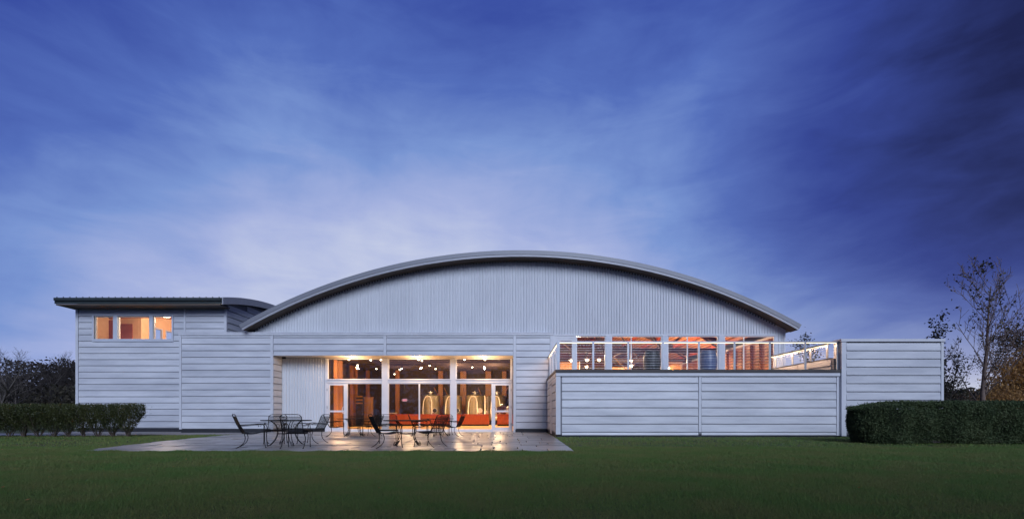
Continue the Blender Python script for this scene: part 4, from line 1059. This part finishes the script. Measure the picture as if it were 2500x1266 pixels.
def make_table():
    t = empty('patio_table', (0, 0, 0), 0, 'x', 'table', 'round black iron tables on the patio')
    top = MB().lathe([(0.68, 0.718), (0.70, 0.722), (0.705, 0.735), (0.70, 0.746), (0.685, 0.748)], 40, cap=False).build('table_top', M['iron'], t)
    ms = MB()
    for i in range(-22, 23):
        q = i * 0.03; h_ = math.sqrt(max(0.69 ** 2 - q * q, 0))
        ms.box(-h_, h_, q - 0.0075, q + 0.0075, 0.735, 0.741); ms.box(q - 0.0075, q + 0.0075, -h_, h_, 0.742, 0.7475)
    ms.build('mesh_panel', M['iron'], top)
    MB().tube([(0.26 * math.cos(a), 0.26 * math.sin(a), 0.34) for a in [2 * math.pi * k / 20 for k in range(21)]], 0.009, 5).build('ring', M['iron'], t)
    for k in range(4):
        a = math.pi / 4 + k * math.pi / 2
        ca, sa = math.cos(a), math.sin(a)
        m_ = MB()
        for off in (-0.035, 0.035):
            def P(rr, z, o_=off): return (rr * ca - o_ * sa, rr * sa + o_ * ca, z)
            m_.tube(arcpts([P(0.46, 0.725), P(0.40, 0.69), P(0.32, 0.62), P(0.265, 0.50), P(0.255, 0.34), P(0.33, 0.16), P(0.45, 0.03), P(0.50, 0.012)], 4), 0.0095, 6)
        def Q(rr, z): return (rr * ca, rr * sa, z)
        m_.tube(arcpts([Q(0.36, 0.11), Q(0.44, 0.035), Q(0.50, 0.012), Q(0.545, 0.035), Q(0.54, 0.075), Q(0.505, 0.08), Q(0.495, 0.05)], 4), 0.009, 6)
        m_.tube(arcpts([Q(0.26, 0.48), Q(0.20, 0.56), Q(0.24, 0.63), Q(0.29, 0.60)], 4), 0.007, 5)
        m_.build('leg', M['iron'], t, smooth=True)
    return t
chair0 = make_chair(); table0 = make_table()
tabs = [((-6.74, 14.45), 'round iron table nearest the lawn, in front of the pale corrugated recess wall'),
        ((-3.12, 14.40), 'round iron table nearest the lawn, in front of the glazed hall'),
        ((-6.72, 20.6), 'round iron table near the entrance, in front of the left glass door'),
        ((-3.18, 20.6), 'round iron table near the entrance, in front of the red bar and steel tanks')]
for i, ((X, d), lb) in enumerate(tabs):
    o = table0 if i == 0 else copy_tree(table0)
    o.location = (X, gy(d), 0.004); o.rotation_euler.z = R(12 * i); o['label'] = lb
chairs = [(-7.17, 13.42, 22, 'leftmost iron chair on the patio, in profile facing right'),
          (-7.48, 15.3, -72, 'iron chair behind the left front table, seen against the clapboard and recess edge'),
          (-5.92, 13.25, 98, 'iron chair with its back to the lawn at the left front table'),
          (-6.36, 15.35, 172, 'iron chair facing left in front of the corrugated recess wall'),
          (-3.42, 13.35, 28, 'dark-backed iron chair facing right at the table in front of the glazed hall'),
          (-3.98, 15.6, -75, 'iron chair on the far side of the front table before the glazed hall'),
          (-2.36, 13.85, 150, 'iron chair turned away on the right of the front table before the glazed hall'),
          (-7.28, 20.0, 20, 'iron chair facing right beside the left glass door'),
          (-7.0, 21.7, -75, 'iron chair on the door side of the table before the left glass door'),
          (-6.05, 20.7, 165, 'iron chair on the right of the table before the left glass door'),
          (-3.92, 20.6, 15, 'iron chair left of the far table before the red bar'),
          (-2.50, 20.3, 168, 'rightmost iron chair on the patio, facing left before the red bar'),
          (-3.05, 21.8, -95, 'iron chair on the door side of the far table before the red bar')]
for i, (X, d, a, lb) in enumerate(chairs):
    o = chair0 if i == 0 else copy_tree(chair0)
    o.location = (X, gy(d), 0.004); o.rotation_euler.z = R(a); o['label'] = lb

# ------------------------------------------------------------------ planting
def grow(rngp, base, h, r0, lean=0.03, levels=3, nb=(14, 5, 4), spread=0.75, start=0.25, up=0.35, blen=0.5, crook=0.12, thin=0.5, rmin=0.006):
    """trunk and branches as (points, radii) lists per level, and the twig ends"""
    out = [[] for _ in range(levels + 1)]; tips = []
    def branch(p, d, L, r, lev):
        n = 7 if lev == 0 else (5 if lev == 1 else 4)
        pts = [p.copy()]; rs = [r]; dd = d.copy()
        for i in range(n):
            dd = (dd + Vector((rngp.gauss(0, crook), rngp.gauss(0, crook), rngp.gauss(0, crook) + (0.06 if lev else 0.05)))).normalized()
            p = p + dd * (L / n)
            pts.append(p.copy()); rs.append(max(r * (1 - 0.85 * (i + 1) / n), rmin * 0.7))
        out[lev].append((pts, rs))
        if lev == levels: tips.append(pts[-1]); tips.append(pts[-2]); return
        m_ = nb[lev]
        for k in range(m_):
            t = (start if lev == 0 else 0.2) + (1 - (start if lev == 0 else 0.2)) * (k + rngp.random() * 0.8) / m_
            t = min(t, 0.98); f = t * n; i = min(int(f), n - 1)
            q = pts[i].lerp(pts[i + 1], f - i)
            ax = (pts[i + 1] - pts[i]).normalized()
            an = rngp.uniform(0, 2 * math.pi)
            u = ax.orthogonal().normalized(); v = ax.cross(u)
            side = u * math.cos(an) + v * math.sin(an)
            nd = (ax * (1 - spread) + side * spread + Vector((0, 0, up))).normalized()
            ll = L * blen * (1.05 - 0.65 * t if lev == 0 else rngp.uniform(0.5, 1.0))
            branch(q, nd, ll, max(rs[i] * thin, rmin), lev + 1)
        tips.append(pts[-1])
    branch(Vector(base), Vector((rngp.gauss(0, lean), rngp.gauss(0, lean), 1)).normalized(), h, r0, 0)
    return out, tips

def plant(name, loc, label, cat, h, r0, seed, bark, leafm, nleaf, lsize, group=None, clump=0.22, tipfrac=1.0, **kw):
    rp = random.Random(seed); rg = np.random.default_rng(seed)
    t = empty(name, loc, 0, label, cat, group)
    stems = kw.pop('stems', 1)
    tr = MB(); br_ = MB(); alltips = []
    for s_ in range(stems):
        b = (0, 0, 0) if stems == 1 else (rp.uniform(-0.3, 0.3), rp.uniform(-0.3, 0.3), 0)
        out, tips = grow(rp, b, h * (1 if s_ == 0 else rp.uniform(0.6, 0.95)), r0, **kw)
        for pts, rs in out[0]: tr.tube(pts, rs, 7)
        for lev in range(1, len(out)):
            for pts, rs in out[lev]: br_.tube(pts, rs, 4 if lev == 1 else 3, False)
        alltips += tips
    tr.build('trunk', bark, t, smooth=True)
    br_.build('branches', bark, t)
    if nleaf:
        T = np.array([tuple(p) for p in alltips])
        T = T[rg.random(len(T)) < tipfrac]
        cen = T[rg.integers(0, len(T), nleaf)] + rg.normal(0, clump, (nleaf, 3))
        v = leaf_quads(cen, np.full(nleaf, lsize), rg)
        link('crown', np_mesh('crown', v, 4, leafm, rg.random(nleaf)), t)
    return t
plant('birch_tree', (gx(2391, 23.0), gy(23.0), -0.04), 'tall thin birch with bare branches and a few dark leaves behind the dense right hedge', 'tree', 6.9, 0.12, 5, M['bark'], M['leaf_dark'], 430, 0.15, clump=0.10, tipfrac=0.10, lean=0.0, nb=(20, 6, 4), spread=0.58, start=0.16, up=0.40, blen=0.52, crook=0.07, thin=0.32, rmin=0.011)
plant('sapling', (gx(2279, 24.5), gy(24.5), -0.04), 'leafy sapling rising above the top of the end wall', 'tree', 5.5, 0.05, 23, M['darkbark'], M['leaf_dark'], 700, 0.15, clump=0.13, lean=0.0, nb=(12, 4, 2), spread=0.5, up=0.6, blen=0.26, start=0.35, crook=0.05)
plant('shrub', (gx(2322, 24.0), gy(24.0), -0.04), 'loose dark shrub between the end wall and the birch', 'shrub', 3.9, 0.06, 31, M['darkbark'], M['leaf_dark'], 1700, 0.12, clump=0.20, stems=3, nb=(10, 4, 2), spread=0.6, up=0.4, blen=0.42)
plant('sapling', (gx(1988, 28.0), gy(28.0), -0.04), 'sapling seen through the cable railing above the lit parapet', 'tree', 5.3, 0.06, 41, M['darkbark'], M['leaf_dark'], 1000, 0.13, clump=0.16, nb=(14, 4, 2), spread=0.6, up=0.45, blen=0.32, start=0.3, lean=0.02)
for i, (px, d, h, lb, n, lm) in enumerate(((2518, 31, 5.0, 'golden autumn tree beyond the birch, orange light in its leaf colour', 9000, 'leaf_gold_lit'), (2478, 36, 6.6, 'dark brown tree standing behind the golden autumn tree', 8000, 'leaf_brown'))):
    plant('autumn_tree', (gx(px, d), gy(d), -0.04), lb, 'tree', h, 0.16, 51 + i, M['darkbark'], M[lm], n, 0.16, clump=0.34, nb=(16, 6, 3), spread=0.75, up=0.2, blen=0.55, start=0.15, group='autumn trees beyond the hedge')

plant('autumn_shrub', (gx(2462, 28), gy(28), -0.04), 'low golden bush between the birch trunk and the golden autumn tree', 'shrub', 2.3, 0.06, 61, M['darkbark'], M['leaf_gold_lit'], 3500, 0.11, clump=0.26, stems=4, nb=(9, 4, 2), spread=0.7, up=0.3, blen=0.5)
# bare trees on the left, in front of the dark wood
bare = [(8, 42, 6.6, 'pale-trunked bare tree with several stems at the left edge of the wood', 'palebark', 3), (40, 46, 7.6, 'wide bare tree whose twigs top the dark wood on the left', 'palebark', 2), (75, 52, 7.2, 'thin bare tree behind the left hedge, second from the wide one', 'darkbark', 1), (112, 50, 6.6, 'bare tree in the dark wood halfway to the side wing', 'darkbark', 2), (150, 54, 6.9, 'bushy bare tree in the dark wood near the side wing', 'darkbark', 2), (182, 52, 6.5, 'bare tree in the dark wood touching the wing corner', 'darkbark', 2)]
for i, (px, d, h, lb, bk_, st_) in enumerate(bare):
    plant('bare_tree', (gx(px, d), gy(d), -0.04), lb, 'tree', h, 0.14, 71 + i, M[bk_], None, 0, 0, group='bare trees in the left wood', stems=st_, nb=(13, 7, 6), spread=0.62, up=0.3, blen=0.5, start=0.22, crook=0.13)
# the dark thicket (one mass)
def thicket(name, x0, x1, y0, y1, hfun, n, size, m_, seed):
    rg = np.random.default_rng(seed)
    x = rg.uniform(x0, x1, n); y_ = rg.uniform(y0, y1, n)
    hh = np.array([hfun(a) for a in x])
    z = rg.random(n) ** 0.8 * hh
    cen = np.stack([x, y_, z], 1)
    v = leaf_quads(cen, np.full(n, size), rg, aspect=0.35)
    o = link(name, np_mesh(name, v, 4, m_, rg.random(n)))
    o['kind'] = 'stuff'
    return o
thicket('woodland', -110, -30, gy(55), gy(66), lambda x: 6.5 + 0.9 * math.sin(x * 0.31) + 0.6 * math.sin(x * 0.83 + 1), 95000, 0.45, M['twig'], 3)
thicket('undergrowth', -75, -30, gy(44), gy(52), lambda x: 3.0 + 0.8 * math.sin(x * 0.7), 16000, 0.45, M['wood_far'], 4)
thicket('distant_wood', 40, 210, gy(95), gy(115), lambda x: 7.0 + 1.2 * math.sin(x * 0.11) + 0.8 * math.sin(x * 0.37 + 1), 40000, 1.3, M['wood_far'], 5)
thicket('scrub', 24, 60, gy(40), gy(50), lambda x: 2.6 + 0.7 * math.sin(x * 0.6), 9000, 0.35, M['leaf_brown'], 6)

# unseen tree mass, added to shade the near lawn and darken the panes
thicket('shade_grove', -60, 60, -33, -29.5, lambda x: 6.8 + 0.6 * math.sin(x * 0.23) + 0.5 * math.sin(x * 0.61 + 1), 30000, 0.6, M['wood_far'], 8)

# right hedge: a clipped, round-ended mass
rg = np.random.default_rng(19)
n = 200000
W_, ZH = 0.92, 1.31
Yc = gy(16.02); Xc = gx(2080, 16.0) + W_; XE = 24.0; LS = XE - Xc
part_ = rg.random(n); zz = rg.random(n)
side = part_ < 0.62                                  # leaves of the vertical faces, the rest on top
run = rg.random(n) * (LS * 2 + math.pi * W_)         # along front, round the end, along the back
run = np.where(rg.random(n) < 0.55, rg.random(n) * (LS + math.pi * W_), run)
inset = np.abs(rg.normal(0, 0.07, n))
an = np.clip((run - LS) / W_, 0, math.pi)            # 0 on the front, pi on the back
rr = W_ * (1 - 0.20 * zz ** 7 - 0.20 * (1 - zz) ** 2.5) - inset
rr = np.where(side, rr, W_ * 0.84 * np.sqrt(rg.random(n)))
lx = np.where(run < LS, XE - run, np.where(run < LS + math.pi * W_, Xc, Xc + (run - LS - math.pi * W_)))
X = np.where(side, lx - np.sin(an) * rr, 0); Y = np.where(side, Yc - np.cos(an) * rr, 0)
tx_ = Xc - W_ + (XE - Xc + W_) * rg.random(n)
tw_ = W_ * 0.90 * np.sqrt(np.clip(1 - (np.clip(Xc - tx_, 0, W_) / W_) ** 2, 0, 1))
X = np.where(side, X, tx_); Y = np.where(side, Y, Yc + (rg.random(n) * 2 - 1) * tw_)
end_ = np.clip((Xc + 0.7 - X) / 1.6, 0, 1)
ztop = ZH * (1 - 0.16 * end_ ** 2) + 0.022 * np.sin(X * 4.1) + 0.022 * np.sin(X * 9 + Y * 3)
edge_ = np.clip(np.abs(Y - Yc) / W_ - 0.55, 0, 1) ** 2 * 0.35
Z = np.where(side, zz * (ztop - 0.04), ztop - edge_ - np.abs(rg.normal(0, 0.05, n)))
lump = 0.05 * np.sin(X * 3.1 + 1.3) + 0.04 * np.sin(X * 7.3) + 0.05 * np.sin(Z * 6 + X * 2.2)
Y = Y - np.where(side & (Y < Yc), lump, 0)
cen = np.stack([X, Y, np.maximum(Z, 0.02)], 1) + rg.normal(0, 0.022, (n, 3))
ns = 1200                                            # stray shoots above the clipped top
sx_ = rg.uniform(Xc - 0.5, XE, ns)
cen = np.concatenate([cen, np.stack([sx_, Yc + rg.uniform(-0.8, 0.8, ns), ZH - 0.16 * np.clip((Xc + 0.7 - sx_) / 1.6, 0, 1) ** 2 + rg.random(ns) ** 2 * 0.07], 1)])
n = len(cen); X0 = Xc - W_; Y0, Y1 = Yc - W_, Yc + W_
hr = empty('hedge', (X0, (Y0 + Y1) / 2, -0.03), 0, 'dense dark green clipped hedge with a rounded end in front of the end wall', 'hedge')
lv = leaf_quads(cen, np.full(n, 0.050), rg, aspect=0.6) - np.array([X0, (Y0 + Y1) / 2, -0.03])
link('foliage', np_mesh('foliage', lv, 4, M['hedge_b'], rg.random(n)), hr)
core = MB(); core.box(0.9, XE - X0 - 0.05, -0.62, 0.62, 0.05, 1.12); core.lathe([(0.60, 0.05), (0.62, 1.0)], 20, (0.92, 0, 0))
core.build('inner_twigs', M['darkbark'], hr)
# left hedge: looser, with bare stems at the foot
rg = np.random.default_rng(29)
HY0, HY1 = gy(19.6), gy(21.0); HXR = gx(352, 20.2) - 0.62; HXL = -27.0
hl = empty('hedge', (HXR, (HY0 + HY1) / 2, -0.03), 0, 'olive green clipped hedge with bare twiggy stems at its foot, beside the side wing', 'hedge')
org = np.array([HXR, (HY0 + HY1) / 2, -0.03])
n = 150000
bush = np.arange(HXL, HXR, 0.62)
bi = rg.integers(0, len(bush), n); bx = bush[bi] + 0.31
zz = rg.beta(1.7, 1.15, n); Z = 0.20 + 1.15 * zz
wid = (0.16 + 0.50 * np.clip(zz * 1.5, 0, 1)) 
ang = rg.uniform(0, 2 * np.pi, n); rr = np.sqrt(rg.random(n))
rr = np.where(rg.random(n) < 0.6, 0.75 + 0.25 * rr, rr)
X = bx + wid * 0.78 * rr * np.cos(ang); Y = (HY0 + HY1) / 2 + wid * 1.1 * rr * np.sin(ang)
Z = np.minimum(Z, 1.335 + 0.02 * np.sin(X * 5))
cen = np.stack([X, Y, Z], 1) + rg.normal(0, 0.028, (n, 3))
# a few free shoots at the open end
ns = 1500
sh = np.stack([HXR + rg.normal(0.08, 0.14, ns), (HY0 + HY1) / 2 + rg.normal(0, 0.3, ns), 0.75 + 0.65 * rg.random(ns)], 1)
cen = np.concatenate([cen, sh])
lv = leaf_quads(cen, np.full(len(cen), 0.045), rg, aspect=0.55) - org
tint = np.clip(0.15 + 0.75 * rg.random(len(cen)) ** 1.3 , 0, 1)
link('foliage', np_mesh('foliage', lv, 4, M['hedge_a'], tint), hl)
st_ = MB(); rp = random.Random(3)
for b in bush:
    for k in range(11):
        a = rp.uniform(0, 2 * math.pi); q = rp.uniform(0.12, 0.46)
        p0 = Vector((b + 0.31 + rp.uniform(-0.05, 0.05), (HY0 + HY1) / 2 + rp.uniform(-0.06, 0.06), 0.0))
        p1 = p0 + Vector((math.cos(a) * q * 0.45, math.sin(a) * q * 0.6, 0.33)); p2 = p0 + Vector((math.cos(a) * q, math.sin(a) * q * 1.3, rp.uniform(0.75, 1.2)))
        st_.tube([Vector(p) - Vector(org) - Vector((0, 0, 0.03)) * 0 for p in (p0, p1, p2)], [0.016, 0.011, 0.005], 4, False)
st_.build('stems', M['stem'], hl)['kind'] = 'stuff'

# ------------------------------------------------------------------ grass
rg = np.random.default_rng(101)
def blades(n, d0, d1, xl, xr, hgt, wid):
    """xl/xr: functions of distance giving the x range"""
    d_ = np.sqrt(rg.random(n) * (d1 * d1 - d0 * d0) + d0 * d0)
    a = xl(d_); b = xr(d_)
    X = a + (b - a) * rg.random(n); Y = d_ + CAMY
    return X, Y
parts = []; tints = []
def add_blades(n, d0, d1, hgt, wid, keep=None):
    d_ = np.sqrt(rg.random(n) * (d1 * d1 - d0 * d0) + d0 * d0)
    X = (rg.random(n) * 2 - 1) * (d_ * 1.13 + 1.0); Y = d_ + CAMY
    left = np.vectorize(pat_left)(Y) if True else 0
    inside = (Y > PF + 0.03) & (Y < PB) & (X > left + 0.05) & (X < 1.59 + 0.20 * np.clip((Y - PF) / 9.1, 0, 1) - 0.03)
    ok = ~inside & ~((Y > -2.9) & (X < -12.4)) & ~((Y > TY + 0.0) & (X > 1.8)) & ~((Y > -3.4) & (X < -17.4))
    X, Y = X[ok], Y[ok]; m_ = len(X)
    h_ = hgt * rg.uniform(0.5, 1.25, m_) * (1 + 0.25 * np.sin(X * 1.7 + 0.6 * np.sin(Y * 2.3)) * np.sin(Y * 1.3))
    w_ = wid * rg.uniform(0.6, 1.2, m_)
    an = rg.uniform(0, 2 * np.pi, m_); le = rg.normal(0, 0.55, (m_, 2)) * h_[:, None]
    z0 = np.full(m_, -0.036)
    A = np.stack([X - np.cos(an) * w_, Y - np.sin(an) * w_, z0], 1); B = np.stack([X + np.cos(an) * w_, Y + np.sin(an) * w_, z0], 1)
    T = np.stack([X + le[:, 0], Y + le[:, 1], z0 + h_], 1)
    parts.append(np.stack([A, B, T], 1)); tints.append(np.clip(rg.normal(0.42, 0.30, m_) + 0.16 * np.sin(X * 0.9 + 1.3 * np.sin(Y * 0.7)) * np.sin(Y * 1.1 + X * 0.3), 0, 1))
add_blades(520000, 3.4, 8.0, 0.045, 0.0032)
add_blades(420000, 8.0, 14.0, 0.047, 0.0055)
add_blades(170000, 14.0, 26.0, 0.05, 0.010)
# taller tufts where the mower misses: the patio's edge
nt = 26000
X = rg.uniform(-11.6, 1.7, nt); Y = PF - np.abs(rg.normal(0, 0.05, nt)) - 0.005
h_ = 0.085 * rg.uniform(0.3, 1.2, nt) * (0.7 + 0.3 * np.sin(X * 2.1) * np.sin(X * 5.3 + 1)); an = rg.uniform(0, 2 * np.pi, nt)
A = np.stack([X - np.cos(an) * 0.004, Y - np.sin(an) * 0.004, np.full(nt, -0.036)], 1); B = np.stack([X + np.cos(an) * 0.004, Y + np.sin(an) * 0.004, np.full(nt, -0.036)], 1)
T = np.stack([X + rg.normal(0, 0.02, nt), Y + rg.normal(0, 0.02, nt), -0.036 + h_], 1)
parts.append(np.stack([A, B, T], 1)); tints.append(np.clip(rg.normal(0.4, 0.25, nt), 0, 1))
nl = 260
d_ = np.sqrt(rg.random(nl) * (24.0 ** 2 - 4.5 ** 2) + 4.5 ** 2); X = (rg.random(nl) * 2 - 1) * (d_ * 1.1); Y = d_ + CAMY
ok = ~((Y > PF - 0.1) & (X < 2.0) & (X > -13.0)) & (Y < TY - 0.3)
cen = np.stack([X[ok], Y[ok], np.full(ok.sum(), 0.012)], 1)
fl = leaf_quads(cen, np.full(len(cen), 0.055), rg, flat=0.9); fl[:, :, 2] = 0.012 + (fl[:, :, 2] - 0.012) * 0.4
link('fallen_leaves', np_mesh('fallen_leaves', fl, 4, M['leaf_gold_lit'], rg.random(len(cen))))['kind'] = 'stuff'
go = link('grass', np_mesh('grass', np.concatenate(parts), 3, M['grass'], np.concatenate(tints)))
go['kind'] = 'stuff'
